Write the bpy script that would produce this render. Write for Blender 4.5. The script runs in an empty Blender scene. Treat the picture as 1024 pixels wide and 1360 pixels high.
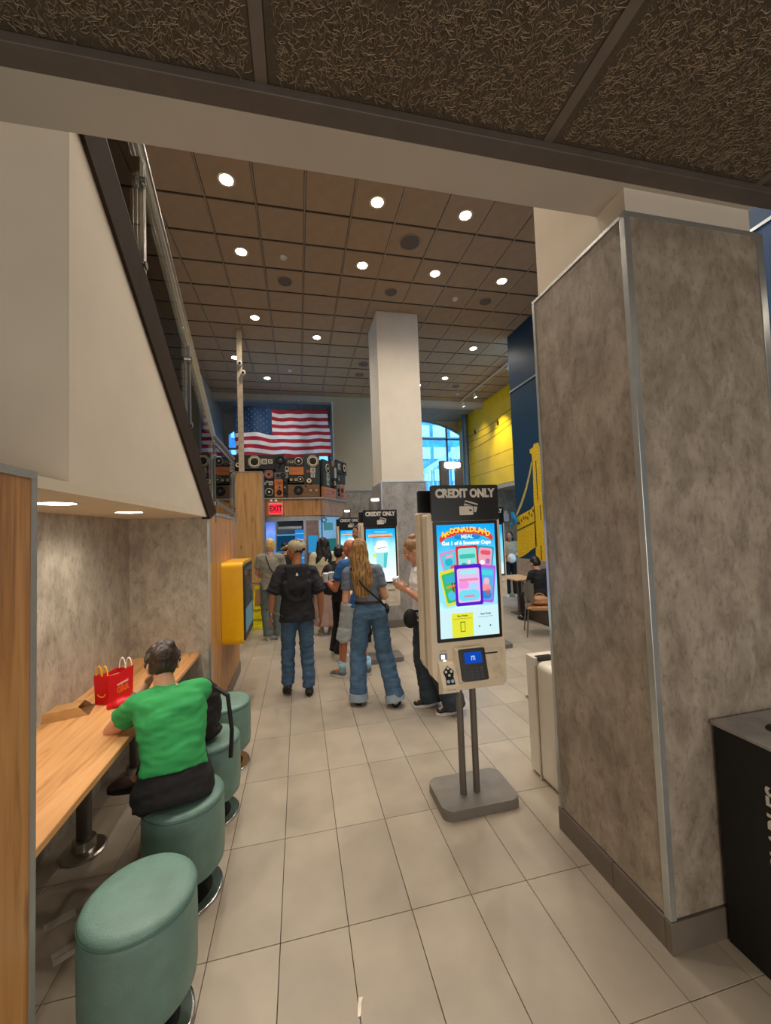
import bpy, bmesh, math, random
from mathutils import Vector, Matrix, noise
random.seed(7)
SC = bpy.context.scene
# ------------------------------------------------------------------ camera
F = 518.4; YAW = .2190; PIT = .0455; ROL = -.0361; EYE = 1.82
fw = Vector((math.sin(YAW)*math.cos(PIT), math.cos(YAW)*math.cos(PIT), math.sin(PIT)))
r0 = Vector((math.cos(YAW), -math.sin(YAW), 0)); u0 = r0.cross(fw)
rt = math.cos(ROL)*r0 + math.sin(ROL)*u0; up = -math.sin(ROL)*r0 + math.cos(ROL)*u0
cd = bpy.data.cameras.new('camera'); cam = bpy.data.objects.new('camera', cd)
SC.collection.objects.link(cam)
cam.matrix_world = Matrix(((rt.x, up.x, -fw.x, 0), (rt.y, up.y, -fw.y, 0), (rt.z, up.z, -fw.z, EYE), (0, 0, 0, 1)))
cd.sensor_fit = 'HORIZONTAL'; cd.sensor_width = 36; cd.lens = F/1024*36; cd.clip_start = .02; cd.clip_end = 200
SC.camera = cam
# ------------------------------------------------------------------ world, exposure
w = bpy.data.worlds.new('sky'); SC.world = w; w.use_nodes = True
bgn = w.node_tree.nodes['Background']; bgn.inputs[0].default_value = (.28, .62, 1, 1); bgn.inputs[1].default_value = 2.6
vs = SC.view_settings; vs.view_transform = 'Standard'; vs.look = 'None'; vs.gamma = 1; vs.use_curve_mapping = False
vs.exposure = .75
HALL_W = 66.0        # one hall downlight
WARM = (1, .89, .76)
FRONT_W = 12.0
ld = bpy.data.lights.new('front_fill_light', 'AREA'); ld.shape = 'RECTANGLE'; ld.size = 5.5; ld.size_y = 2.2; ld.energy = 56; ld.color = (1, .95, .88)  # unseen fill lamp added behind the viewer to brighten the front bay
lo = bpy.data.objects.new('front_fill_light', ld); SC.collection.objects.link(lo); lo.location = (.6, -3.05, 1.5); lo.rotation_euler = (math.radians(90), 0, 0)
# ------------------------------------------------------------------ helpers
COL = SC.collection
MATS = {}
def lin(h):
    if isinstance(h, str):
        h = h.lstrip('#'); c = [int(h[i:i+2], 16)/255 for i in (0, 2, 4)]
        return tuple(x/12.92 if x <= .04045 else ((x+.055)/1.055)**2.4 for x in c)
    return h
def nmat(name):
    m = bpy.data.materials.new(name); m.use_nodes = True
    nt = m.node_tree; b = nt.nodes['Principled BSDF']
    return m, nt, b
def M(name, col='808080', rough=.6, metal=0, var=.08, scale=12, bump=.0, bscale=60, stretch=(1, 1, 1), coat=0, alpha=1, trans=0, emit=None, es=1, spec=None):
    if name in MATS: return MATS[name]
    m, nt, b = nmat(name); c = lin(col)
    b.inputs['Roughness'].default_value = rough; b.inputs['Metallic'].default_value = metal
    if coat: b.inputs['Coat Weight'].default_value = coat
    if trans: b.inputs['Transmission Weight'].default_value = trans
    if alpha < 1: b.inputs['Alpha'].default_value = alpha
    if spec is not None: b.inputs['Specular IOR Level'].default_value = spec
    tc = nt.nodes.new('ShaderNodeTexCoord'); mp = nt.nodes.new('ShaderNodeMapping'); mp.inputs['Scale'].default_value = stretch
    nt.links.new(tc.outputs['Object'], mp.inputs[0])
    nz = nt.nodes.new('ShaderNodeTexNoise'); nz.inputs['Scale'].default_value = scale; nz.inputs['Detail'].default_value = 5
    nt.links.new(mp.outputs[0], nz.inputs['Vector'])
    cr = nt.nodes.new('ShaderNodeValToRGB')
    cr.color_ramp.elements[0].position = .3; cr.color_ramp.elements[1].position = .7
    cr.color_ramp.elements[0].color = tuple(x*(1-var*2) for x in c)+(1,); cr.color_ramp.elements[1].color = tuple(min(1, x*(1+var*2)) for x in c)+(1,)
    nt.links.new(nz.outputs[0], cr.inputs[0]); nt.links.new(cr.outputs[0], b.inputs['Base Color'])
    if bump:
        n2 = nt.nodes.new('ShaderNodeTexNoise'); n2.inputs['Scale'].default_value = bscale; n2.inputs['Detail'].default_value = 6
        nt.links.new(mp.outputs[0], n2.inputs['Vector'])
        bp = nt.nodes.new('ShaderNodeBump'); bp.inputs['Strength'].default_value = bump; bp.inputs['Distance'].default_value = .01
        nt.links.new(n2.outputs[0], bp.inputs['Height']); nt.links.new(bp.outputs[0], b.inputs['Normal'])
    if emit:
        b.inputs['Emission Color'].default_value = lin(emit)+(1,); b.inputs['Emission Strength'].default_value = es
    MATS[name] = m; return m
def EM(name, col, s):
    if name in MATS: return MATS[name]
    m = bpy.data.materials.new(name); m.use_nodes = True; nt = m.node_tree; nt.nodes.clear()
    e = nt.nodes.new('ShaderNodeEmission'); o = nt.nodes.new('ShaderNodeOutputMaterial')
    e.inputs[0].default_value = lin(col)+(1,); e.inputs[1].default_value = s
    nt.links.new(e.outputs[0], o.inputs[0]); MATS[name] = m; return m
def grad_screen(name, stops, s):
    m = bpy.data.materials.new(name); m.use_nodes = True; nt = m.node_tree; nt.nodes.clear()
    e = nt.nodes.new('ShaderNodeEmission'); o = nt.nodes.new('ShaderNodeOutputMaterial'); e.inputs[1].default_value = s
    tc = nt.nodes.new('ShaderNodeTexCoord'); sp = nt.nodes.new('ShaderNodeSeparateXYZ'); cr = nt.nodes.new('ShaderNodeValToRGB')
    nz = nt.nodes.new('ShaderNodeTexNoise'); nz.inputs['Scale'].default_value = 2.2; ad = nt.nodes.new('ShaderNodeMath'); ad.operation = 'MULTIPLY_ADD'; ad.inputs[1].default_value = .45
    ad2 = nt.nodes.new('ShaderNodeMath'); ad2.operation = 'SUBTRACT'; ad2.inputs[1].default_value = .22
    nt.links.new(tc.outputs['Generated'], sp.inputs[0]); nt.links.new(tc.outputs['Generated'], nz.inputs['Vector'])
    nt.links.new(nz.outputs[0], ad.inputs[0]); nt.links.new(sp.outputs[2], ad.inputs[2]); nt.links.new(ad.outputs[0], ad2.inputs[0]); nt.links.new(ad2.outputs[0], cr.inputs[0])
    els = cr.color_ramp.elements
    while len(els) < len(stops): els.new(.5)
    for el, (p, c) in zip(els, stops): el.position = p; el.color = lin(c)+(1,)
    nt.links.new(cr.outputs[0], e.inputs[0]); nt.links.new(e.outputs[0], o.inputs[0]); MATS[name] = m; return m
def concrete(name, c1, c2, c3, rough=.55, sc=1.0):
    m, nt, b = nmat(name); N = nt.nodes.new; L = nt.links.new
    tc = N('ShaderNodeTexCoord'); mp = N('ShaderNodeMapping'); mp.inputs['Scale'].default_value = (9*sc, 9*sc, 5.5*sc)
    L(tc.outputs['Object'], mp.inputs[0])
    n1 = N('ShaderNodeTexNoise'); n1.inputs['Scale'].default_value = 1.0; n1.inputs['Detail'].default_value = 9; n1.inputs['Roughness'].default_value = .62; n1.inputs['Distortion'].default_value = .35
    L(mp.outputs[0], n1.inputs['Vector'])
    mp2 = N('ShaderNodeMapping'); mp2.inputs['Scale'].default_value = (42*sc, 42*sc, 20*sc); L(tc.outputs['Object'], mp2.inputs[0])
    n2 = N('ShaderNodeTexNoise'); n2.inputs['Scale'].default_value = 1; n2.inputs['Detail'].default_value = 11; n2.inputs['Roughness'].default_value = .78
    L(mp2.outputs[0], n2.inputs['Vector'])
    cr = N('ShaderNodeValToRGB'); e = cr.color_ramp.elements
    e[0].position = .34; e[0].color = lin(c1)+(1,); e[1].position = .66; e[1].color = lin(c3)+(1,)
    k = e.new(.5); k.color = lin(c2)+(1,)
    L(n1.outputs[0], cr.inputs[0])
    cr2 = N('ShaderNodeValToRGB'); cr2.color_ramp.elements[0].position = .37; cr2.color_ramp.elements[0].color = (.60, .57, .54, 1); cr2.color_ramp.elements[1].position = .50; cr2.color_ramp.elements[1].color = (1, 1, 1, 1)
    L(n2.outputs[0], cr2.inputs[0])
    mx = N('ShaderNodeMix'); mx.data_type = 'RGBA'; mx.blend_type = 'MULTIPLY'; mx.inputs[0].default_value = .8
    L(cr.outputs[0], mx.inputs[6]); L(cr2.outputs[0], mx.inputs[7]); L(mx.outputs[2], b.inputs['Base Color'])
    b.inputs['Roughness'].default_value = rough
    bp = N('ShaderNodeBump'); bp.inputs['Strength'].default_value = .12; bp.inputs['Distance'].default_value = .004; L(n2.outputs[0], bp.inputs['Height']); L(bp.outputs[0], b.inputs['Normal'])
    MATS[name] = m; return m
def wood(name, c1, c2, c3, axis='z', rough=.45, g=1.0, knots=True):
    m, nt, b = nmat(name); N = nt.nodes.new; L = nt.links.new
    tc = N('ShaderNodeTexCoord')
    S = {'z': (16*g, 16*g, 1.1*g), 'y': (16*g, 1.1*g, 16*g), 'x': (1.1*g, 16*g, 16*g)}[axis]
    mp = N('ShaderNodeMapping'); mp.inputs['Scale'].default_value = S; L(tc.outputs['Object'], mp.inputs[0])
    n1 = N('ShaderNodeTexNoise'); n1.inputs['Scale'].default_value = 1; n1.inputs['Detail'].default_value = 8; n1.inputs['Roughness'].default_value = .6; n1.inputs['Distortion'].default_value = .9
    L(mp.outputs[0], n1.inputs['Vector'])
    cr = N('ShaderNodeValToRGB'); e = cr.color_ramp.elements
    e[0].position = .30; e[0].color = lin(c1)+(1,); e[1].position = .68; e[1].color = lin(c3)+(1,); k = e.new(.46); k.color = lin(c2)+(1,)
    L(n1.outputs[0], cr.inputs[0]); last = cr.outputs[0]
    if knots:
        s2 = [1.6 if s < 2*g else 5.0 for s in S]
        mk = N('ShaderNodeMapping'); mk.inputs['Scale'].default_value = s2; L(tc.outputs['Object'], mk.inputs[0])
        vo = N('ShaderNodeTexVoronoi'); vo.inputs['Scale'].default_value = 1.3; L(mk.outputs[0], vo.inputs['Vector'])
        nn = N('ShaderNodeMath'); nn.operation = 'MULTIPLY_ADD'; nn.inputs[1].default_value = .22; L(n1.outputs[0], nn.inputs[0]); L(vo.outputs['Distance'], nn.inputs[2])
        ck = N('ShaderNodeValToRGB'); ck.color_ramp.elements[0].position = .16; ck.color_ramp.elements[0].color = (.38, .28, .2, 1); ck.color_ramp.elements[1].position = .27; ck.color_ramp.elements[1].color = (1, 1, 1, 1)
        L(nn.outputs[0], ck.inputs[0])
        mx = N('ShaderNodeMix'); mx.data_type = 'RGBA'; mx.blend_type = 'MULTIPLY'; mx.inputs[0].default_value = .75
        L(last, mx.inputs[6]); L(ck.outputs[0], mx.inputs[7]); last = mx.outputs[2]
    L(last, b.inputs['Base Color']); b.inputs['Roughness'].default_value = rough
    bp = N('ShaderNodeBump'); bp.inputs['Strength'].default_value = .08; bp.inputs['Distance'].default_value = .003; L(n1.outputs[0], bp.inputs['Height']); L(bp.outputs[0], b.inputs['Normal'])
    MATS[name] = m; return m
def tile_mat(name, col, rough):
    m, nt, b = nmat(name); N = nt.nodes.new; L = nt.links.new; c = lin(col)
    tc = N('ShaderNodeTexCoord'); oi = N('ShaderNodeObjectInfo'); geo = N('ShaderNodeNewGeometry')
    nz = N('ShaderNodeTexNoise'); nz.inputs['Scale'].default_value = 3.2; nz.inputs['Detail'].default_value = 7; L(geo.outputs['Position'], nz.inputs['Vector'])
    cr = N('ShaderNodeValToRGB'); cr.color_ramp.elements[0].position = .3; cr.color_ramp.elements[1].position = .72
    cr.color_ramp.elements[0].color = tuple(x*.86 for x in c)+(1,); cr.color_ramp.elements[1].color = tuple(x*1.1 for x in c)+(1,)
    L(nz.outputs[0], cr.inputs[0])
    hs = N('ShaderNodeHueSaturation'); mr = N('ShaderNodeMapRange'); mr.inputs[3].default_value = .93; mr.inputs[4].default_value = 1.06
    L(oi.outputs['Random'], mr.inputs[0]); L(mr.outputs[0], hs.inputs['Value']); L(cr.outputs[0], hs.inputs['Color']); L(hs.outputs[0], b.inputs['Base Color'])
    r2 = N('ShaderNodeMapRange'); r2.inputs[3].default_value = rough-.07; r2.inputs[4].default_value = rough+.1; L(nz.outputs[0], r2.inputs[0]); L(r2.outputs[0], b.inputs['Roughness'])
    MATS[name] = m; return m
def fibre_mat(name):
    m, nt, b = nmat(name); N = nt.nodes.new; L = nt.links.new
    geo = N('ShaderNodeNewGeometry')
    n0 = N('ShaderNodeTexNoise'); n0.inputs['Scale'].default_value = 26; n0.inputs['Detail'].default_value = 2; L(geo.outputs['Position'], n0.inputs['Vector'])
    mxv = N('ShaderNodeMix'); mxv.data_type = 'RGBA'; mxv.inputs[0].default_value = .42; L(geo.outputs['Position'], mxv.inputs[6]); L(n0.outputs[1], mxv.inputs[7])
    ws = []
    for rot in (0.3, 1.9):
        mp = N('ShaderNodeMapping'); mp.inputs['Rotation'].default_value = (0, 0, rot); L(mxv.outputs[2], mp.inputs[0])
        n = N('ShaderNodeTexNoise'); n.inputs['Scale'].default_value = 62; n.inputs['Detail'].default_value = 3; n.inputs['Distortion'].default_value = 3.2; L(mp.outputs[0], n.inputs['Vector'])
        a = N('ShaderNodeMath'); a.operation = 'SUBTRACT'; a.inputs[1].default_value = .5; L(n.outputs[0], a.inputs[0])
        c = N('ShaderNodeMath'); c.operation = 'ABSOLUTE'; L(a.outputs[0], c.inputs[0]); ws.append(c)
    mn = N('ShaderNodeMath'); mn.operation = 'MINIMUM'; L(ws[0].outputs[0], mn.inputs[0]); L(ws[1].outputs[0], mn.inputs[1])
    cr = N('ShaderNodeValToRGB'); cr.color_ramp.elements[0].position = 0; cr.color_ramp.elements[0].color = lin('96826a')+(1,); cr.color_ramp.elements[1].position = .085; cr.color_ramp.elements[1].color = lin('5a4c3c')+(1,)
    L(mn.outputs[0], cr.inputs[0]); L(cr.outputs[0], b.inputs['Base Color']); b.inputs['Roughness'].default_value = .9
    iv = N('ShaderNodeMath'); iv.operation = 'SUBTRACT'; iv.inputs[0].default_value = .2; L(mn.outputs[0], iv.inputs[1])
    bp = N('ShaderNodeBump'); bp.inputs['Strength'].default_value = 1; bp.inputs['Distance'].default_value = .03; L(iv.outputs[0], bp.inputs['Height']); L(bp.outputs[0], b.inputs['Normal'])
    MATS[name] = m; return m

def link(o, parent=None):
    COL.objects.link(o)
    if parent: o.parent = parent
    return o
def obj(name, bm, mat, parent=None, smooth=False, kind=None):
    me = bpy.data.meshes.new(name); bmesh.ops.recalc_face_normals(bm, faces=bm.faces); bm.to_mesh(me); bm.free()
    for m in (mat if isinstance(mat, (list, tuple)) else [mat]): me.materials.append(m)
    if smooth: me.polygons.foreach_set('use_smooth', [True]*len(me.polygons))
    o = link(bpy.data.objects.new(name, me), parent)
    if kind: o['kind'] = kind
    return o
def meobj(name, me, parent=None, loc=(0, 0, 0)):
    o = link(bpy.data.objects.new(name, me), parent); o.location = loc; return o
def thing(name, label, cat, loc=(0, 0, 0), rz=0, group=None):
    o = bpy.data.objects.new(name, None); COL.objects.link(o); o.location = loc; o.rotation_euler = (0, 0, rz); o.empty_display_size = .05
    o['label'] = label; o['category'] = cat
    if group: o['group'] = group
    return o
def tag(o, label, cat, group=None):
    o['label'] = label; o['category'] = cat
    if group: o['group'] = group
    return o
def struct(name, bm, mat, smooth=False):
    o = obj(name, bm, mat, None, smooth); o['kind'] = 'structure'; return o
def box(bm, x0, y0, z0, x1, y1, z1, bev=0, seg=2, mi=0):
    r = bmesh.ops.create_cube(bm, size=1); vs_ = r['verts']
    bmesh.ops.scale(bm, verts=vs_, vec=(x1-x0, y1-y0, z1-z0)); bmesh.ops.translate(bm, verts=vs_, vec=((x0+x1)/2, (y0+y1)/2, (z0+z1)/2))
    fs = set(f for v in vs_ for f in v.link_faces)
    if mi:
        for f in fs: f.material_index = mi
    if bev:
        es = list(set(e for v in vs_ for e in v.link_edges)); bmesh.ops.bevel(bm, geom=es, offset=bev, segments=seg, affect='EDGES', profile=.5)
    return bm
def B(*a, **k): return box(bmesh.new(), *a, **k)
def cyl(bm, p0, p1, r_, r2=None, n=20, caps=True):
    p0 = Vector(p0); p1 = Vector(p1); d = p1-p0; L_ = d.length
    q = d.to_track_quat('Z', 'Y').to_matrix().to_4x4(); q.translation = (p0+p1)/2
    bmesh.ops.create_cone(bm, cap_ends=caps, segments=n, radius1=r_, radius2=r_ if r2 is None else r2, depth=L_, matrix=q); return bm
def tube(bm, pts, r_, n=10):
    pts = [Vector(p) for p in pts]
    for a, b in zip(pts, pts[1:]): cyl(bm, a, b, r_, n=n)
    for p in pts[1:-1]: bmesh.ops.create_uvsphere(bm, u_segments=n, v_segments=6, radius=r_, matrix=Matrix.Translation(p))
    return bm
def ell(bm, c, r_, rot=None, seg=18):
    m = Matrix.Translation(Vector(c))
    if rot: m = m @ rot
    bmesh.ops.create_uvsphere(bm, u_segments=seg, v_segments=seg//2+2, radius=1, matrix=m @ Matrix.Diagonal((r_[0], r_[1], r_[2], 1))); return bm
def prism(bm, pts, a, b, axis='x'):
    """pts 2D polygon extruded along axis from a to b. axis x: pts=(y,z); y: pts=(x,z); z: pts=(x,y)"""
    def P(p, t): return {'x': (t, p[0], p[1]), 'y': (p[0], t, p[1]), 'z': (p[0], p[1], t)}[axis]
    v0 = [bm.verts.new(P(p, a)) for p in pts]; v1 = [bm.verts.new(P(p, b)) for p in pts]; n = len(pts)
    bm.faces.new(v0); bm.faces.new(v1[::-1])
    for i in range(n): bm.faces.new((v0[i], v0[(i+1) % n], v1[(i+1) % n], v1[i]))
    return bm
def lathe(bm, prof, c=(0, 0, 0), n=32, sx=1, sy=1):
    rings = []
    for r_, z in prof:
        rings.append([bm.verts.new((c[0]+sx*r_*math.cos(2*math.pi*i/n), c[1]+sy*r_*math.sin(2*math.pi*i/n), c[2]+z)) for i in range(n)])
    for a, b in zip(rings, rings[1:]):
        for i in range(n): bm.faces.new((a[i], a[(i+1) % n], b[(i+1) % n], b[i]))
    bm.faces.new(rings[0][::-1]); bm.faces.new(rings[-1]); return bm
def rrect(x0, z0, x1, z1, r_, n=5):
    out = []
    for cx, cz, a0 in ((x1-r_, z1-r_, 0), (x0+r_, z1-r_, 90), (x0+r_, z0+r_, 180), (x1-r_, z0+r_, 270)):
        for i in range(n+1):
            a = math.radians(a0+90*i/n); out.append((cx+r_*math.cos(a), cz+r_*math.sin(a)))
    return out
DG = None
def text(name, s, size, mat, parent=None, loc=(0, 0, 0), rot=(math.pi/2, 0, 0), ext=.001, align='CENTER', bold=0, sx=1, shear=0):
    cu = bpy.data.curves.new(name, 'FONT'); cu.body = s; cu.size = size; cu.extrude = ext; cu.align_x = align; cu.align_y = 'CENTER'; cu.offset = bold; cu.resolution_u = 3; cu.shear = shear
    t = bpy.data.objects.new('tmp', cu); COL.objects.link(t)
    dg = bpy.context.evaluated_depsgraph_get(); me = bpy.data.meshes.new_from_object(t.evaluated_get(dg))
    bpy.data.objects.remove(t); me.materials.clear(); me.materials.append(mat)
    o = link(bpy.data.objects.new(name, me), parent); o.location = loc; o.rotation_euler = rot; o.scale = (sx, 1, 1); return o
def blob(name, bm, voxel, mat, parent=None, smooth=2, disp=None, kind=None):
    """union overlapping closed shapes into one continuous skin"""
    bmesh.ops.recalc_face_normals(bm, faces=bm.faces)
    me = bpy.data.meshes.new('tmp'); bm.to_mesh(me); bm.free()
    t = bpy.data.objects.new('tmp', me); COL.objects.link(t)
    md = t.modifiers.new('r', 'REMESH'); md.mode = 'VOXEL'; md.voxel_size = voxel; md.use_smooth_shade = True
    if smooth: sm = t.modifiers.new('s', 'SMOOTH'); sm.iterations = smooth; sm.factor = .5
    dg = bpy.context.evaluated_depsgraph_get(); m2 = bpy.data.meshes.new_from_object(t.evaluated_get(dg))
    bpy.data.objects.remove(t); bpy.data.meshes.remove(me)
    m2.materials.clear(); m2.materials.append(mat)
    if disp:
        for v, n in zip(m2.vertices, [Vector(q.vector) for q in m2.vertex_normals]): v.co = v.co + n*disp(v.co)
    m2.polygons.foreach_set('use_smooth', [True]*len(m2.polygons))
    m2.name = name
    o = link(bpy.data.objects.new(name, m2), parent)
    if kind: o['kind'] = kind
    return o

# ------------------------------------------------------------------ materials
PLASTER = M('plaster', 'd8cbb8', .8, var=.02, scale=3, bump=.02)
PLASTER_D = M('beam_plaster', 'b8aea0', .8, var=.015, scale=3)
CONC = concrete('concrete_laminate', '837666', '998c7c', 'ab9e8d')
CONC_L = concrete('concrete_niche', 'a0978a', 'b3aa9b', 'c3baaa')
WOODP = wood('oak_panel', '8c5c2e', 'b58147', 'c89659', 'z')
WOODP2 = wood('oak_panel_wide', '94683a', 'bd8f58', 'cda069', 'z', g=.8)
DESKW = wood('oak_desk', 'a3713f', 'd39b62', 'e0ae78', 'y', rough=.5)
FASCW = wood('oak_fascia', '8a5728', 'b07c44', 'c39056', 'z', g=1.2)
TILE = tile_mat('floor_tile', 'a99d8c', .34)
GROUT = M('grout', '2b2622', .9)
TRIM = M('grey_trim', '9b9a94', .45, .3, var=.03)
TRIML = M('aluminium_trim', 'c2c4c2', .3, .7, var=.03)
STEEL = M('brushed_steel', 'b9b7b0', .28, 1, var=.05, stretch=(1, 1, 14))
DARKST = M('stringer_brown', '33281f', .85, 0, var=.06, spec=.15)
CTILE = M('ceiling_tile', 'ac937a', .85, var=.03, scale=6, bump=.05, bscale=200)
CBAR = M('ceiling_bar_lit', 'a89a88', .3, .1, var=.03)
BLACK = M('black_plastic', '0d0d0f', .35, var=.05)
BLACKM = M('black_matte', '0a0a0b', .7, var=.05)
KIOSK = M('kiosk_cream', 'e4d5bc', .45, var=.015)
POLE = M('kiosk_pole', '6d6760', .45, .4, var=.04)
BASEG = M('kiosk_base', '7b756e', .5, .3, var=.05)
TEAL = M('teal_leatherette', '68897f', .42, var=.07, scale=9, bump=.25, bscale=160)
CHROME = M('chrome', 'cfcfcf', .15, 1, var=.02)
YEL = M('yellow_gloss', 'f2b600', .3, var=.02, coat=.3)
YELW = M('yellow_wall', 'f2cc00', .5, var=.04, scale=2)
BLUEW = M('blue_wall', '14364f', .5, var=.05, scale=4, spec=.3)
SKIN = M('skin_light', 'd09a7c', .5, var=.05, scale=20)
SKIN2 = M('skin_tan', 'a8704f', .5, var=.05, scale=20)
GLASS = bpy.data.materials.new('clear_glass'); GLASS.use_nodes = True; nt = GLASS.node_tree; nt.nodes.clear()
tr_ = nt.nodes.new('ShaderNodeBsdfTransparent'); tr_.inputs[0].default_value = (.93, .96, .95, 1); gl_ = nt.nodes.new('ShaderNodeBsdfGlossy'); gl_.inputs['Roughness'].default_value = .02
mx_ = nt.nodes.new('ShaderNodeMixShader'); fr_n = nt.nodes.new('ShaderNodeFresnel'); fr_n.inputs[0].default_value = 1.45; ou_ = nt.nodes.new('ShaderNodeOutputMaterial')
nt.links.new(fr_n.outputs[0], mx_.inputs[0]); nt.links.new(tr_.outputs[0], mx_.inputs[1]); nt.links.new(gl_.outputs[0], mx_.inputs[2]); nt.links.new(mx_.outputs[0], ou_.inputs[0])
LAMP = EM('lamp_face', 'fff1dc', 22)
# ------------------------------------------------------------------ floor
floor = struct('floor', B(-3.6, -3.2, -.12, 10.5, 16.5, -.007), GROUT)
TW, TD = .3048, .6096
tx0, ty0 = -.433, 4.333
def cam_px(p):
    d = Vector(p)-Vector((0, 0, EYE)); z = d.dot(fw)
    if z < .05: return None
    return 512+F*d.dot(rt)/z, 680-F*d.dot(up)/z, z
tb = B(.0015, .0015, -.009, TW-.0015, TD-.0015, 0, bev=.0012, seg=1); tme = bpy.data.meshes.new('floor_tile'); tb.to_mesh(tme); tb.free(); tme.materials.append(TILE)
cells = []
for i in range(-10, 34):
    for j in range(-12, 20):
        x = tx0+i*TW; y = ty0+j*TD
        q = cam_px((x+TW/2, y+TD/2, 0)); vis = q and -120 < q[0] < 1144 and q[1] < 1500
        cells.append((0 if vis else 1, q[2] if q else 99, x, y))
cells.sort(); near = cells[:300]; far = cells[300:]
for _, _, x, y in near: meobj('tile', tme, floor, (x, y, 0))
bm = bmesh.new()
for _, _, x, y in far:
    if x > -3.6 and x < 10.2: box(bm, x+.0015, y+.0015, -.009, x+TW-.0015, y+TD-.0015, 0)
obj('distant_tiles', bm, TILE, floor, kind='stuff')

# ------------------------------------------------------------------ hall ceiling
HZ = 6.04; G = .6096; gx0, gy0 = -1.043, 4.416
ceil = struct('ceiling', B(-2.6, 1.63, HZ+.03, 8.4, 14.4, HZ+.12), M('ceiling_void', '3a302a', .9))
cb = B(.013, .013, .004, G-.013, G-.013, .024, bev=.004, seg=1); cme = bpy.data.meshes.new('ceiling_tile'); cb.to_mesh(cme); cb.free(); cme.materials.append(CTILE)
for i in range(-3, 12):
    for j in range(-4, 13):
        x = gx0+i*G; y = gy0+j*G
        if x > 4.67 and y < 7.0 and x > 4.9: continue
        o = meobj('tile', cme, ceil, (x, y, HZ))
bm = bmesh.new()
for i in range(-2, 13): box(bm, gx0+i*G-.0075, 1.64, HZ-.006, gx0+i*G+.0075, 12.1, HZ+.012)
for j in range(-4, 14): box(bm, -2.4, gy0+j*G-.009, HZ-.004, 6.24, gy0+j*G+.009, HZ+.012, mi=1)
obj('suspension_grid', bm, [CBAR, M('ceiling_bar_shaded', '4a3e34', .6)], ceil, kind='stuff')  # bar colours hold the light: pale for window reflection, dark cross bars for shade
# far bays beyond the soffit
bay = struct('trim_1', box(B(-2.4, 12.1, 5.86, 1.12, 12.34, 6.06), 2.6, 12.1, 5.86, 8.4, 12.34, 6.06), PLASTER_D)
far_c = struct('ceiling_far_bay', B(-2.6, 12.34, 5.97, 8.4, 14.3, 6.05), M('ceiling_tile_pale', '9a948b', .8, var=.03))
bm = bmesh.new()
for i in range(-2, 12): box(bm, gx0+i*G-.014, 12.35, 5.955, gx0+i*G+.014, 14.2, 5.972)
for j in range(3): box(bm, -2.4, 12.75+j*G, 5.957, 6.2, 12.775+j*G, 5.972)
obj('suspension_grid', bm, TRIM, far_c, kind='stuff')

# ------------------------------------------------------------------ walls of the hall
WBEIGE = M('beige_paint', 'b5a78d', .8, var=.02, scale=2)
# left wall with window opening
bm = bmesh.new()
LWx0, LWx1 = -2.6, -2.4
box(bm, LWx0, 5.6, 0, LWx1, 9.0, 6.04); box(bm, LWx0, 10.9, 0, LWx1, 14.3, 6.04); box(bm, LWx0, 9.0, 0, LWx1, 10.9, 2.9); box(bm, LWx0, 9.0, 5.3, LWx1, 10.9, 6.04)
box(bm, LWx0, 1.62, 0, LWx1, 5.6, 6.04)
struct('wall_left', bm, M('pale_wall', 'a8a49c', .8, var=.02))
wn = struct('window_1', B(-2.56, 9.0, 2.9, -2.54, 10.9, 5.3), GLASS)
bm = bmesh.new(); box(bm, -2.58, 9.0, 2.9, -2.5, 9.06, 5.3); box(bm, -2.58, 10.84, 2.9, -2.5, 10.9, 5.3); box(bm, -2.58, 9.92, 2.9, -2.5, 9.98, 5.3); box(bm, -2.58, 9.0, 4.4, -2.5, 10.9, 4.46)
obj('window_frame', bm, TRIM, wn)
# far wall: arch helper
def arch_wall(name, x0, x1, zt, ox0, ox1, zs, zpk, y0, y1, zb, mat):
    """wall with an arched opening (ox0..ox1, sill zb, spring zs, peak zpk)"""
    bm = bmesh.new(); n = 16
    box(bm, x0, y0, 0, ox0, y1, zt); box(bm, ox1, y0, 0, x1, y1, zt); box(bm, ox0, y0, 0, ox1, y1, zb)
    arc = [(ox0+(ox1-ox0)*i/n, zs+(zpk-zs)*(1-((2*i/n-1)**2))) for i in range(n+1)]
    for a, b in zip(arc, arc[1:]): prism(bm, [a, b, (b[0], zt), (a[0], zt)], y0, y1, 'y')
    return struct(name, bm, mat), arc
def arch_window(name, arc, zb, y, mull, trans, mat):
    pts = [(arc[0][0], zb)] + arc + [(arc[-1][0], zb)]
    pane = struct(name, prism(bmesh.new(), pts, y, y+.012, 'y'), GLASS)
    bm = bmesh.new(); t = .05
    for a, b in zip(arc, arc[1:]): prism(bm, [(a[0], a[1]-t), (b[0], b[1]-t), b, a], y-.05, y+.03, 'y')
    box(bm, arc[0][0], y-.05, zb, arc[0][0]+t, y+.03, arc[0][1]); box(bm, arc[-1][0]-t, y-.05, zb, arc[-1][0], y+.03, arc[-1][1]); box(bm, arc[0][0], y-.05, zb, arc[-1][0], y+.03, zb+t)
    def top(x):
        for a, b in zip(arc, arc[1:]):
            if a[0] <= x <= b[0]: return a[1]+(b[1]-a[1])*(x-a[0])/(b[0]-a[0])
        return arc[0][1]
    for x in mull: box(bm, x-.03, y-.05, zb, x+.03, y+.03, top(x))
    for z in trans: box(bm, arc[0][0], y-.05, z-.03, arc[-1][0], y+.03, z+.03)
    obj('window_frame', bm, mat, pane); return pane
FRAME = M('window_frame_grey', '8f9ba3', .4, .3)
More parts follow.
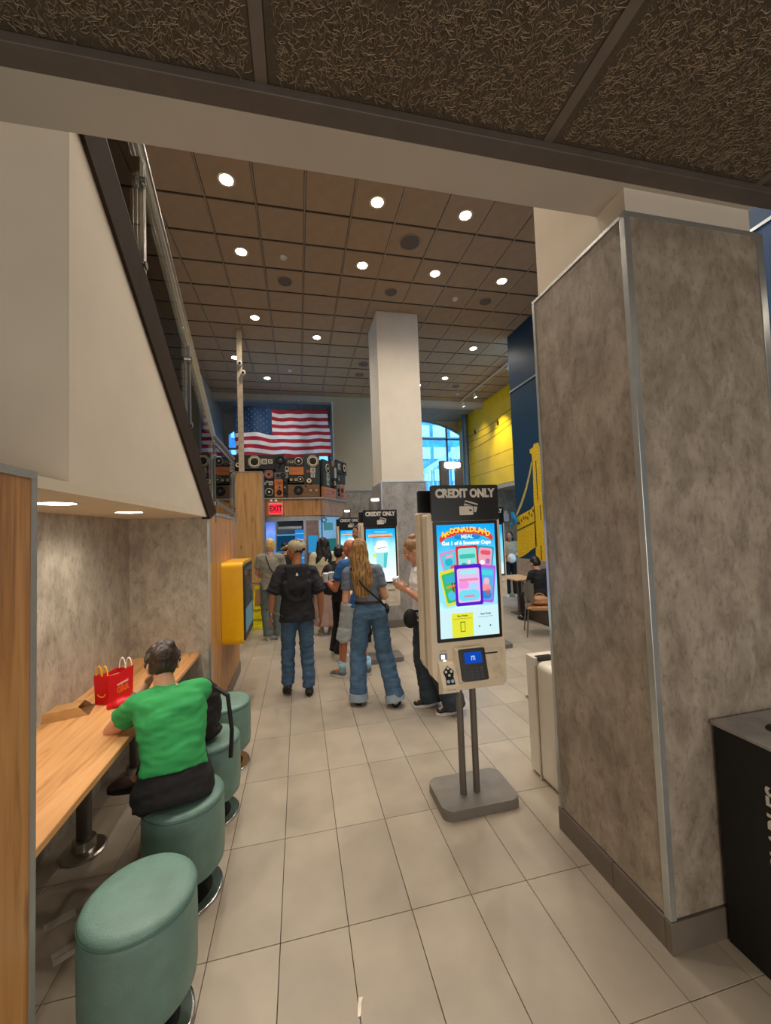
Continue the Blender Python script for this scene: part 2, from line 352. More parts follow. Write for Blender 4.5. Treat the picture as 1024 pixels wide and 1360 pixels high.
_, arc = arch_wall('wall_back_left', -2.4, 1.25, 6.0, -2.3, 1.12, 5.25, 5.9, 13.85, 14.1, 2.4, M('alcove_wall', 'a59d90', .8))
arch_window('window_2', arc, 2.4, 13.95, (-1.1, 0.0), (4.1, 4.75), FRAME)
_, arc = arch_wall('wall_back_right', 2.5, 6.9, 6.05, 2.75, 6.45, 5.42, 6.0, 14.2, 14.45, .9, WBEIGE)
arch_window('window_3', arc, .9, 14.3, (3.45, 4.6, 5.74), (5.28, 3.1), FRAME)
bm = B(1.12, 12.1, 3.08, 2.6, 14.4, 6.05); struct('wall_middle', bm, WBEIGE)
bm = B(.9, 12.04, 0, 2.62, 14.4, 3.06); struct('wall_middle_lower', bm, CONC)
struct('trim_2', B(.9, 12.02, 3.05, 2.63, 12.1, 3.085), TRIM)
struct('trim_3', B(1.09, 12.06, 3.08, 1.125, 12.12, 5.86), M('white_reveal', 'd5d8da', .5))
# right bay: yellow bulkhead with painted wires, grey wall below, pipe
yb = struct('wall_right_bulkhead', B(6.235, 8.2, 3.13, 6.5, 14.2, 6.04), YELW)
struct('trim_4', B(6.24, 8.2, 3.0, 7.6, 14.2, 3.125), M('soffit_grey', 'a8a49e', .8))
struct('wall_right_far', B(6.2, 11.95, 0, 10, 12.1, 3.0), CONC)
struct('wall_right_side', B(7.5, 6, 0, 7.6, 12, 3.0), CONC)
WIRE = M('painted_line', '3a3410', .6)
bm = bmesh.new()
for (y0, z0, y1, z1) in ((13.9, 5.17, 10.2, 5.30), (13.9, 4.98, 10.2, 5.02), (13.9, 4.66, 10.2, 4.86)):
    for k in range(10):
        ya = y0+(y1-y0)*k/10; yb_ = y0+(y1-y0)*(k+1)/10
        s = lambda t: -0.10*math.sin(math.pi*t)
        za = z0+(z1-z0)*k/10+s(k/10); zb = z0+(z1-z0)*(k+1)/10+s((k+1)/10)
        prism(bm, [(ya, za), (yb_, zb), (yb_, zb+.014), (ya, za+.014)], 6.229, 6.236, 'x')
obj('painted_wire', bm, WIRE, yb)
bm = bmesh.new()
for z in (3.62, 4.1): box(bm, 6.231, 8.3, z, 6.236, 13.9, z+.008)
obj('panel_joint', bm, WIRE, yb)
for (y, z) in ((12.85, 5.13), (11.2, 5.0)):
    bm = bmesh.new(); prism(bm, [(y, z), (y-.1, z-.02), (y-.13, z+.08), (y-.07, z+.14), (y-.02, z+.2), (y+.02, z+.12)], 6.227, 6.236, 'x'); obj('painted_bird', bm, WIRE, yb)
p = obj('drain_pipe', lathe(bmesh.new(), [(.11, 0), (.11, 6.0)], n=20), M('pipe_grey', '6f7f8a', .3, .6)); p.location = (6.1, 13.35, 0); tag(p, 'tall grey pipe standing between the arched window and yellow wall', 'pipe')
# blue partition with bridge mural
bw = struct('wall_right', bmesh.new() if 0 else B(4.67, -3, 0, 4.95, 7.76, 6.04), BLUEW)
struct('trim_5', B(4.655, -3, 4.765, 4.672, 7.765, 4.80), TRIML)
struct('trim_6', B(4.62, 2.2, .12, 4.671, 7.76, 1.1), concrete('wainscot', '82766c', '9a8e84', 'b0a499', sc=2))
struct('baseboard_right', B(4.60, -3, 0, 4.672, 7.76, .12), M('dark_base', '3a332e', .6))
MUR = M('mural_yellow', 'd9b400', .55, var=.16, scale=30); MURD = M('mural_dark', '2c2a14', .6)
def mural(pts, mat, t=.004, name='mural_shape'): return obj(name, prism(bmesh.new(), pts, 4.67-t, 4.672, 'x'), mat, bw)
mural([(7.04, 3.05), (7.06, 3.26), (7.12, 3.28), (7.12, 3.36), (7.0, 3.38), (6.97, 3.44), (6.82, 3.44), (6.80, 3.36), (6.70, 3.36), (6.70, 3.28), (6.76, 3.26), (6.78, 1.1), (7.1, 1.1), (7.08, 2.1)], MUR)
mural([(7.06, 3.05), (7.14, 2.86), (7.30, 2.55), (7.5, 2.26), (7.72, 2.02), (7.76, 2.06), (7.54, 2.32), (7.34, 2.6), (7.18, 2.9), (7.08, 3.12)], M('mural_cable', 'c4b060', .6, var=.1))
mural([(7.76, 1.98), (7.6, 2.03), (7.4, 2.08), (7.2, 2.13), (7.05, 2.22), (7.05, 1.37), (7.2, 1.32), (7.4, 1.22), (7.6, 1.14), (7.76, 1.1)], MUR)
mural([(7.74, 1.68), (7.05, 1.86), (7.05, 1.89), (7.74, 1.71)], MURD, .006)
for k in range(9):
    y = 7.7-k*.075+random.uniform(-.02, .02); z = 1.82+(7.7-y)*.27+random.uniform(-.03, .08)
    mural([(y, z), (y+.03, z+.04), (y+.01, z+.1), (y-.02, z+.05)], MURD, .006, 'mural_mark')
for (y, z0, z1) in ((6.93, 2.3, 3.1), (6.91, 1.1, 1.4), (6.86, 1.9, 2.2)): mural([(y-.012, z0), (y+.012, z0), (y+.015, z1), (y-.01, z1)], MURD, .006, 'mural_mark')

# ------------------------------------------------------------------ front bay (under the mezzanine)
FZ = 3.372
struct('ceiling_front', B(-3.6, -3.2, 3.45, 4.67, 1.434, 3.6), M('void_dark', '1c1714', .9))
FIB = fibre_mat('wood_wool')
cf = bpy.data.objects['ceiling_front']
for i in range(-3, 4):
    for (ya, yb_) in ((.2, 1.355), (-1.55, .17), (-3.2, -1.58)):
        x = -.09+i*1.135
        obj('panel', B(x+.022, ya, 3.405, x+1.135-.022, yb_, 3.44, bev=.003, seg=1), FIB, cf)
random.seed(11); fb = bmesh.new()
for k in range(15000):
    c = Vector((random.uniform(.03, 1.065), random.uniform(.02, 1.13), -random.random()*.007)); a = random.uniform(0, 6.283); L_ = random.uniform(.012, .034); w_ = random.uniform(.0005, .0010); bend = random.uniform(-.9, .9)
    p = c; prev = None
    for q_ in range(3):
        d = Vector((math.cos(a+bend*q_), math.sin(a+bend*q_), random.uniform(-.06, .06))); n_ = Vector((-d.y, d.x, 0))*w_
        cur = (fb.verts.new(p+n_), fb.verts.new(p-n_+Vector((0, 0, .001))))
        if prev: fb.faces.new((prev[0], prev[1], cur[1], cur[0]))
        prev = cur; p = p+d*L_*.5
fme = bpy.data.meshes.new('wood_fibres'); fb.to_mesh(fme); fb.free(); fme.materials.append(M('fibre_strand', '917f68', .85, var=.15, scale=90))
for ch_ in list(cf.children):
    if ch_.name.startswith('panel') and ch_.data.vertices[0].co.y > -.5 or (ch_.name.startswith('panel') and min(v.co.y for v in ch_.data.vertices) > .1):
        o = meobj('wood_fibres', fme, cf, (min(v.co.x for v in ch_.data.vertices), .205, 3.405)); o['kind'] = 'stuff'
STRIP = M('ceiling_strip', '6c6056', .6, .1, var=.04)
bm = bmesh.new()
for i in range(-3, 5): box(bm, -.09+i*1.135-.021, -3.2, 3.40, -.09+i*1.135+.021, 1.36, 3.43)
obj('strip', bm, STRIP, cf)
struct('trim_7', B(-3.6, 1.355, FZ, 4.67, 1.435, 3.45, bev=.003, seg=1), M('edge_strip', '5c524a', .55, .1, var=.05))
# beam
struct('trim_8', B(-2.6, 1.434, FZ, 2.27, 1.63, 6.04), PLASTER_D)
struct('wall_front_left', B(-3.6, 1.631, 2.035, -.82, 1.75, 3.9), PLASTER)
struct('wall_left_near', B(-3.6, -3.2, 0, -3.5, 1.7, 3.5), PLASTER)
struct('wall_behind', B(-3.6, -3.3, 0, 4.95, -3.2, 3.5), M('rear_wall', '8c8478', .8))
# pier on the right
wb_ = struct('fill_light_frame', box(box(box(B(-2.2, -3.2, .35, 3.4, -3.12, .42), -2.2, -3.2, 2.62, 3.4, -3.12, 2.7), -2.27, -3.2, .35, -2.2, -3.12, 2.7), 3.4, -3.2, .35, 3.47, -3.12, 2.7), TRIM)  # invented window frame, out of view, set around the added fill lamp
obj('fill_frame_bar', box(B(-.33, -3.2, .42, -.29, -3.14, 2.62), 1.5, -3.2, .42, 1.54, -3.14, 2.62), TRIM, wb_)
pier = struct('pillar_right', B(1.515, 1.455, 0, 2.265, 2.13, 6.04), PLASTER)
pf = obj('panel', B(1.495, 1.433, .135, 2.285, 1.456, 3.215), CONC, pier)
ps = obj('panel', B(1.487, 1.445, .135, 1.516, 2.14, 3.215), CONC, pier)
bm = bmesh.new(); box(bm, 1.480, 1.428, .13, 1.512, 1.460, 3.2125, bev=.003); box(bm, 2.262, 1.428, .13, 2.305, 1.46, 3.2125, bev=.003); box(bm, 1.480, 2.13, .13, 1.516, 2.152, 3.2125)
box(bm, 1.480, 1.428, 3.213, 2.305, 1.456, 3.235); box(bm, 1.480, 1.4565, 3.213, 1.5, 2.152, 3.230)
obj('metal_trim', bm, TRIML, pier)
BB = M('base_tile', '6e6459', .4, var=.04)
bm = bmesh.new(); box(bm, 1.476, 1.457, 0, 1.516, 1.74, .128, bev=.002, seg=1); box(bm, 1.476, 1.743, 0, 1.516, 2.155, .128, bev=.002, seg=1); box(bm, 1.476, 1.424, 0, 2.31, 1.456, .128, bev=.002, seg=1)
obj('skirting', bm, BB, pier)
# free standing column in the hall
col = struct('pillar_hall', B(1.55, 7.17, 0, 2.38, 8.03, 6.04), PLASTER)
bm = bmesh.new(); box(bm, 1.525, 7.148, .13, 2.41, 7.175, 2.72); box(bm, 1.525, 7.15, .13, 1.552, 8.06, 2.72)
obj('panel', bm, concrete('concrete_hall', '867e76', '96908a', 'a59e96', sc=1), col)
bm = bmesh.new(); box(bm, 1.518, 7.14, .13, 1.54, 7.16, 2.735); box(bm, 2.395, 7.14, .13, 2.417, 7.16, 2.735); box(bm, 1.518, 7.142, 2.715, 2.417, 7.16, 2.735)
obj('metal_trim', bm, TRIML, col)
obj('skirting', B(1.51, 7.13, 0, 2.42, 7.16, .14), BB, col)

# ------------------------------------------------------------------ stair side, niche, counter
X = -.815
bm = bmesh.new()   # stair side wall above the niche
prism(bm, [(1.632, 2.035), (3.78, 2.035), (1.632, 3.49)], X-.06, X, 'x')
st = struct('wall_stair', bm, PLASTER)
bm = bmesh.new(); box(bm, -1.55, 1.446, 1.995, X, 3.9, 2.035)
nc = struct('ceiling_niche', bm, M('niche_soffit', 'd6c8b0', .7, var=.01))
struct('wall_niche', B(-1.6, 1.2, 0, -1.47, 3.95, 1.995), CONC_L)
struct('wall_niche_end', B(-1.5, 3.87, 0, X+.002, 3.9, 1.995), CONC_L)
struct('trim_9', B(X-.012, 3.862, 0, X+.008, 3.905, 2.02), TRIML)
struct('wall_niche_near', B(-1.6, .0, 0, X-.02, 1.44, 2.0), CONC_L)
wp = struct('wall_oak_near', B(X-.022, -.6, .0, X, 1.425, 2.02), WOODP)
struct('trim_10', B(X-.03, 1.425, 0, X+.004, 1.449, 2.0195), TRIM)
struct('trim_11', B(X-.03, -.6, 2.02, X+.004, 1.449, 2.045), TRIM)
# landing wall with oak
lw = struct('wall_oak_landing', B(X-.15, 3.905, .14, X, 5.6, 2.02), WOODP)
struct('trim_12', B(X-.15, 3.905, 2.02, X+.006, 5.62, 2.05, bev=.002), TRIM)
struct('baseboard_left', B(X-.15, 3.905, 0, X+.008, 5.61, .14), BB)
# staircase
stair = thing('staircase', 'staircase rising above the counter niche with dark brown side beam and glass balustrade', 'staircase', (X, 4.14, 2.0))
def stp(name, bm, mat, smooth=False, par=stair):
    bmesh.ops.translate(bm, verts=bm.verts, vec=(-X, -4.14, -2.0)); return obj(name, bm, mat, par, smooth)
def up_z(y): return 3.603-.70*(y-1.883)
def lo_z(y): return 3.43-.675*(y-1.70)
bm = prism(bmesh.new(), [(1.635, lo_z(1.635)), (3.85, lo_z(3.85)), (4.145, 2.052), (1.635, up_z(1.635))], X-.05, X+.018, 'x'); stp('stringer', bm, DARKST)
bm = bmesh.new(); box(bm, -2.4, 4.14, 1.86, X-.02, 5.6, 2.0); stp('landing', bm, M('stair_stone', '8b8378', .6))
ns = 11
for k in range(ns):
    y = 4.14-.245*(k+1); z = 2.0+.171*(k+1)
    stp('tread', B(-2.38, max(y, 1.64), z-.05, X-.055, y+.27, z), MATS['stair_stone'])
sq = [2.35, 3.265, 4.15, 5.35]
def rail_z(y): return 3.99-.667*(y-2.35) if y < 4.13 else 2.80
for y in sq:
    zt = rail_z(y)-.02; zb = up_z(y)-.25 if y < 4.1 else 1.95
    bm = bmesh.new(); box(bm, X-.012, y-.016, zb, X+.012, y-.004, zt, bev=.002, seg=1); box(bm, X-.012, y+.006, zb, X+.012, y+.018, zt, bev=.002, seg=1)
    po = stp('post', bm, STEEL)
    for zz in (zt-.16, zb+.30 if y < 4.1 else zb+.2):
        cbm = bmesh.new(); cyl(cbm, (X-.02, y-.03, zz), (X+.03, y-.03, zz), .022, n=12); box(cbm, X-.02, y-.045, zz-.03, X+.02, y-.01, zz+.01, bev=.004, seg=1)
        c = stp('glass_clamp', cbm, CHROME, par=po)
bm = bmesh.new(); tube(bm, [(X, 1.64, rail_z(1.64)+.02), (X, 4.13, rail_z(4.12)+.02), (X, 5.37, 2.82)], .022, 12); box(bm, X-.012, 4.13, 2.74, X+.012, 5.36, 2.765)
stp('handrail', bm, STEEL)
bm = bmesh.new(); tube(bm, [(X, 1.64, rail_z(1.64)-.06), (X, 4.12, rail_z(4.12)-.06)], .012, 8); tube(bm, [(X, 4.17, 2.17), (X, 5.34, 2.10)], .016, 8); tube(bm, [(X-.1, 4.3, 2.06), (X, 5.0, 2.06)], .012, 8)
stp('lower_rail', bm, STEEL)
bm = bmesh.new(); tube(bm, [(X+.005, 1.64, up_z(1.64)+.03), (X+.005, 4.12, up_z(4.12)+.03)], .009, 8); stp('glass_channel', bm, STEEL)
ys = [1.64]+sq
for a, b in zip(ys, ys[1:]):
    a += .03; b -= .05
    if b < 4.13: q = [(a, up_z(a)+.04), (b, up_z(b)+.04), (b, rail_z(b)-.09), (a, rail_z(a)-.09)]
    else: q = [(a, 2.2), (b, 2.2), (b, 2.73), (a, 2.73)]
    stp('glass_panel', prism(bmesh.new(), q, X-.005, X+.005, 'x'), GLASS)
# counter desk
desk = thing('counter_desk', 'long oak counter fixed along the concrete niche wall', 'counter', (-1.19, 2.65, 0))
def dk(name, bm, mat, smooth=False): bmesh.ops.translate(bm, verts=bm.verts, vec=(1.19, -2.65, 0)); return obj(name, bm, mat, desk, smooth)
dk('worktop', B(-1.468, 1.452, .742, -.905, 3.868, .775, bev=.003, seg=1), DESKW)
for y in (2.72, 3.45):
    bm = lathe(bmesh.new(), [(.038, .04), (.038, .742)], (-1.28, y, 0), 24); dk('leg', bm, POLE, True)
    dk('leg_base', lathe(bmesh.new(), [(.115, 0), (.115, .012), (.105, .02), (.062, .028), (.058, .075), (.040, .08)], (-1.28, y, 0), 36), STEEL, False)
# niche lights
for k, y in enumerate((2.05, 2.83)):
    t = thing('niche_downlight', ('nearer' if k == 0 else 'farther')+' of two round flat lights in the ceiling over the counter', 'light', (-1.075, y, 1.995), group=None)
    obj('lens', lathe(bmesh.new(), [(.074, -.004), (.074, 0)], n=32), EM('niche_lamp', 'fff2e0', 14), t)
    bm = bmesh.new(); lathe(bm, [(.084, -.003), (.084, 0)], n=32); obj('bezel', bm, TRIML, t)
    ld = bpy.data.lights.new('niche_bulb', 'SPOT'); ld.energy = 15; ld.color = (1, .9, .76); ld.spot_size = 2.7; ld.spot_blend = .8; ld.shadow_soft_size = .07
    lo = link(bpy.data.objects.new('bulb', ld), t); lo.location = (0, 0, -.012)

# ------------------------------------------------------------------ hall downlights
def downlight(i, j, lab, vis=True):
    x = gx0+i*G; y = gy0+j*G
    t = thing('ceiling_downlight', lab, 'light', (x, y, HZ), group='recessed downlights in the hall ceiling')
    obj('lens', lathe(bmesh.new(), [(.075, -.006), (.075, -.002)], n=24), LAMP, t)
    bm = bmesh.new(); lathe(bm, [(.105, -.004), (.105, 0)], n=28); obj('bezel', bm, M('light_bezel', 'cbb9a0', .5), t)
    ld = bpy.data.lights.new('bulb', 'SPOT'); ld.energy = HALL_W; ld.color = WARM; ld.spot_size = 2.6; ld.spot_blend = 1; ld.shadow_soft_size = .06
    lo = link(bpy.data.objects.new('bulb', ld), t); lo.location = (0, 0, -.02); return t
LT = [(.5, .5, 'upper left downlight nearest the white beam'), (3.5, .5, 'downlight second from left in the row nearest the white beam'), (5.5, .5, 'rightmost downlight in the row nearest the white beam'),
 (.5, 2.5, 'downlight left of the small smoke detector in second ceiling row'), (3.5, 2.5, 'second row downlight left of the large round ceiling speaker row'), (5.5, 2.5, 'middle right downlight in second ceiling row'), (7.5, 2.5, 'rightmost downlight in second ceiling row beside the grey pillar'),
 (.5, 5.5, 'downlight alone right of the pale ceiling post top'), (2.5, 6.5, 'downlight left of the free standing pillar top'), (8.5, 6.5, 'downlight right of the pillar near the blue wall'),
 (8.5, 9.5, 'small far downlight right of the pillar above arched window'), (.5, 10.5, 'far downlight above the flag'), (-.57, 8.57, 'downlight partly hidden behind the pale ceiling post')]
for a, b, s in LT: downlight(a, b, s)
for a, b, s_ in ((.5, -1.5, 'downlight hidden behind the white beam at the staircase side'), (3.5, -1.5, 'downlight hidden behind the middle of the white beam'), (5.5, -1.5, 'downlight hidden behind the white beam left of the grey pillar'), (7.5, -.5, 'downlight hidden above the grey right pillar'), (5.5, 5.5, 'downlight hidden behind the hall pillar'), (7.5, 10.5, 'downlight hidden behind the hall pillar near the arched window'), (8.5, 1.5, 'added unseen downlight behind the grey right pillar beside the blue wall'), (8.5, -1.5, 'added unseen downlight above the white cabinet behind the grey pillar'), (1.5, -3.5, 'added unseen downlight just behind the beam above the first stool'), (4.5, -3.5, 'added unseen downlight just behind the beam above the nearest kiosk')): downlight(a, b, s_)  # last four are unseen fill downlights added to brighten the hall
def round_spk(i, j, r_, lab, mat='speaker_grille'):
    t = thing('ceiling_speaker', lab, 'speaker', (gx0+i*G, gy0+j*G, HZ), group=None)
    obj('rim', lathe(bmesh.new(), [(r_, -.006), (r_, 0)], n=36), M('pale_rim', '9c8e80', .6), t)
    obj('grille', lathe(bmesh.new(), [(r_*.86, -.012), (r_*.86, -.004)], n=36), M('speaker_grille', '6c6058', .7, var=.1, scale=200), t)
round_spk(4.5, 1.5, .165, 'largest round ceiling speaker between two downlights above the pillar')
round_spk(1.5, 3.5, .13, 'round ceiling speaker left of centre below the smoke detector')
round_spk(4.5, 3.5, .12, 'round ceiling speaker just in front of the hall pillar')
round_spk(7.5, 3.5, .12, 'round ceiling speaker beside the grey pillar right of the detector')
round_spk(4.5, 8.5, .14, 'round ceiling speaker left of the hall pillar')
round_spk(4.5, 9.6, .13, 'farther round ceiling speaker left of the hall pillar')
round_spk(9.4, 10.4, .13, 'far round ceiling speaker near the yellow wall')
for i, j, s in ((1.5, 2.5, 'white smoke detector on ceiling left of centre'), (6.5, 3.5, 'white smoke detector on ceiling right of the pillar'), (1.5, 9.5, 'white smoke detector on ceiling above the flag'), (9.9, 11.4, 'white smoke detector near the yellow wall')):
    tag(obj('smoke_detector', lathe(bmesh.new(), [(.045, -.035), (.055, -.02), (.055, 0)], (gx0+i*G, gy0+j*G, HZ), 20), M('white_plastic', 'd8d2c8', .5), smooth=False), s, 'detector')
# track with spots
trk = thing('light_track', 'long white lighting track on ceiling left of the yellow wall', 'light track', (5.35, 9.4, HZ-.03))
obj('rail', B(-.02, -3.0, -.03, .02, 2.6, 0), M('track_white', 'd0c8bc', .5), trk)
for k, (y, lab) in enumerate(((8.9, 'nearest track spotlight beside the blue wall'), (10.9, 'middle track spotlight in front of the yellow wall'), (11.75, 'farthest track spotlight before the ceiling soffit'))):
    t = thing('track_spotlight', lab, 'light', (5.35, y, HZ-.06))
    bm = bmesh.new(); cyl(bm, (0, 0, 0), (0, 0, -.12), .012, n=8); obj('stem', bm, MATS['track_white'], t)
    d = Vector(((.75, .1, -.55), (.46, .0, -.88), (.5, .3, -.8))[k]).normalized(); bm = bmesh.new(); cyl(bm, Vector((0, 0, -.14))-d*.05, Vector((0, 0, -.14))+d*.07, .045, n=16); obj('can', bm, MATS['track_white'], t)
    bm = bmesh.new(); cyl(bm, Vector((0, 0, -.14))+d*.068, Vector((0, 0, -.14))+d*.075, .038, n=16); obj('lens', bm, LAMP, t)
    ld = bpy.data.lights.new('bulb', 'SPOT'); ld.energy = (25, 150, 40)[k]; ld.color = (1, .9, .7); ld.spot_size = 1.15; ld.spot_blend = 1; ld.shadow_soft_size = .04
    lo = link(bpy.data.objects.new('bulb', ld), t); lo.location = Vector((0, 0, -.14))+d*.09; lo.rotation_euler = d.to_track_quat('-Z', 'Y').to_euler()
# lights over the front bay (behind and beside the viewer)
for x, y, e, s_ in ((-.65, -.6, 1.0, 'left of the viewer by the oak end panel'), (1.05, -1.1, 1.0, 'straight behind the viewer'), (2.7, -.4, 1.2, 'behind the viewer on the right'), (.3, -2.4, .8, 'farthest behind the viewer'), (3.6, .5, .6, 'near the blue wall')):
    t = thing('front_downlight', 'recessed light in the low ceiling '+s_, 'light', (x, y, 3.40), group='front bay downlights')
    obj('lens', lathe(bmesh.new(), [(.07, -.006), (.07, 0)], n=20), LAMP, t)
    ld = bpy.data.lights.new('bulb', 'SPOT'); ld.energy = FRONT_W*e; ld.color = WARM; ld.spot_size = 2.5; ld.spot_blend = .6; ld.shadow_soft_size = .03
    lo = link(bpy.data.objects.new('bulb', ld), t); lo.location = (0, 0, -.02)

# ------------------------------------------------------------------ oak pillar with post, kitchen front, speaker wall
ok = struct('pillar_oak', B(-1.225, 8.2, .10, -.715, 8.6, 3.075), WOODP2)
obj('edge_trim', B(-.718, 8.192, .0, -.698, 8.6, 3.09), TRIM, ok); obj('top_trim', B(-1.23, 8.19, 3.075, -.70, 8.6, 3.092), TRIM, ok)
obj('skirting', B(-1.23, 8.19, 0, -.70, 8.6, .1), BB, ok)
ps_ = tag(obj('support_post', B(-1.155, 8.26, 3.095, -1.06, 8.35, 6.035), M('post_paint', 'b8a890', .6)), 'slim pale post rising from the oak pillar to the ceiling', 'post')
for k, (x, z, s) in enumerate(((-1.09, 5.31, 'upper white dome camera on the pale ceiling post'), (-1.03, 5.12, 'lower white dome camera on the pale ceiling post'))):
    t = thing('security_camera', s, 'camera', (x, 8.24, z))
    bm = bmesh.new(); cyl(bm, (0, .02, 0), (0, -.05, 0), .045, n=18); obj('housing', bm, MATS['white_plastic'], t)
    bm = bmesh.new(); ell(bm, (0, -.055, -.01), (.026, .026, .026)); obj('lens', bm, BLACK, t, True)
# fascia
fa = struct('trim_13', prism(bmesh.new(), [(-1.99, 8.9), (.52, 8.9), (1.17, 10.1), (1.17, 12.0), (.9, 12.0), (.9, 10.4), (.44, 9.1), (-1.99, 9.1)], 2.205, 2.575, 'z'), FASCW)
bm = bmesh.new()
for k in range(7): box(bm, -.74+k*.21-.002, 8.897, 2.21, -.74+k*.21+.002, 8.901, 2.57)
obj('panel_joint', bm, M('joint_dark', '4a2f18', .8), fa)
P0 = Vector((.575, 8.93)); P1 = Vector((1.2, 10.1)); su = (P1-P0).normalized(); sn = Vector((su.y, -su.x))
shelf = struct('trim_14', prism(bmesh.new(), [(-1.99, 8.86), (.54, 8.86), (1.22, 10.1), (1.22, 12.0), (-1.99, 12.0)], 2.575, 2.61, 'z'), TRIM)
obj('back_panel', prism(bmesh.new(), [(-1.99, 9.22), (.42, 9.22), (1.1, 10.4), (1.1, 10.6), (.3, 9.4), (-1.99, 9.4)], 2.61, 3.55, 'z'), BLACKM, shelf)
SM = {'black': M('spk_black', '1b1a1a', .5), 'green': M('spk_green', '1e2723', .5), 'amber': wood('spk_amber', '8a4a18', 'b3662a', 'c67c3c', 'x', knots=False), 'brown': wood('spk_brown', '54381f', '6f4d2c', '7d5a35', 'x', knots=False), 'grey': M('spk_grey', '6b6a62', .5), 'white': M('spk_white', 'c9c4b8', .5)}
CREAM = M('cone_cream', 'e0c698', .6); RING = M('cone_ring', 'b9b3a4', .45); REDM = M('cone_red', 'a8321f', .5); PINK = M('cone_pink', '9a6656', .6); CONEK = M('cone_black', '060606', .7); CONEG = M('cone_grey', '55524c', .6)
def driver(par, k, x, z, r_, yy):
    """one loudspeaker unit facing -y at local (x, yy, z)"""
    def L_(prof, n=22, rot=0):
        bm = lathe(bmesh.new(), prof, n=n); bmesh.ops.rotate(bm, verts=bm.verts, matrix=Matrix.Rotation(rot, 3, 'Z')); bmesh.ops.rotate(bm, verts=bm.verts, matrix=Matrix.Rotation(math.pi/2, 3, 'X')); bmesh.ops.translate(bm, verts=bm.verts, vec=(x, yy, z)); return bm
    if k == 'e': obj('badge', B(x-r_, yy-.008, z-r_*.8, x+r_, yy+.004, z+r_*.8), REDM, par); return
    if k == 'a': obj('badge', B(x-r_, yy-.02, z-r_*1.3, x+r_, yy+.004, z+r_*1.3), SM['amber'], par); return
    if k == 'w': obj('horn', B(x-r_, yy-.02, z-r_*2.5, x+r_, yy+.004, z+r_*2.5), RING, par); return
    if k == 's':
        f = obj('square_bezel', B(x-r_, yy-.012, z-r_, x+r_, yy+.004, z+r_), RING, par); obj('cone', L_([(r_*.58, .0), (r_*.58, .016), (r_*.2, .010)]), CONEK, f); return
    outer = {'o': CREAM, 'r': RING, 'c': CREAM, 'k': CONEG, 'p': PINK}[k]; n = 8 if k == 'o' else 24
    f = obj('driver_rim', L_([(r_, 0), (r_, .014), (r_*.86, .02), (r_*.84, .008)], n, math.pi/8 if k == 'o' else 0), {'o': RING, 'r': RING, 'c': CONEK, 'k': CONEK, 'p': PINK}[k], par)
    obj('cone', L_([(r_*.74, .0), (r_*.74, .0205), (r_*.34, .012)]), {'o': CREAM, 'r': CONEK, 'c': CREAM, 'k': CONEK, 'p': PINK}[k], f)
    if k in 'or': obj('surround', L_([(r_*.84, .004), (r_*.84, .0175), (r_*.76, .0185), (r_*.74, .0175)]), CONEK, f)
    obj('dust_cap', L_([(r_*.3, .0), (r_*.3, .020), (r_*.15, .026)]), {'o': CONEK, 'r': CREAM, 'c': CONEK, 'k': CONEG, 'p': CONEK}[k], f)
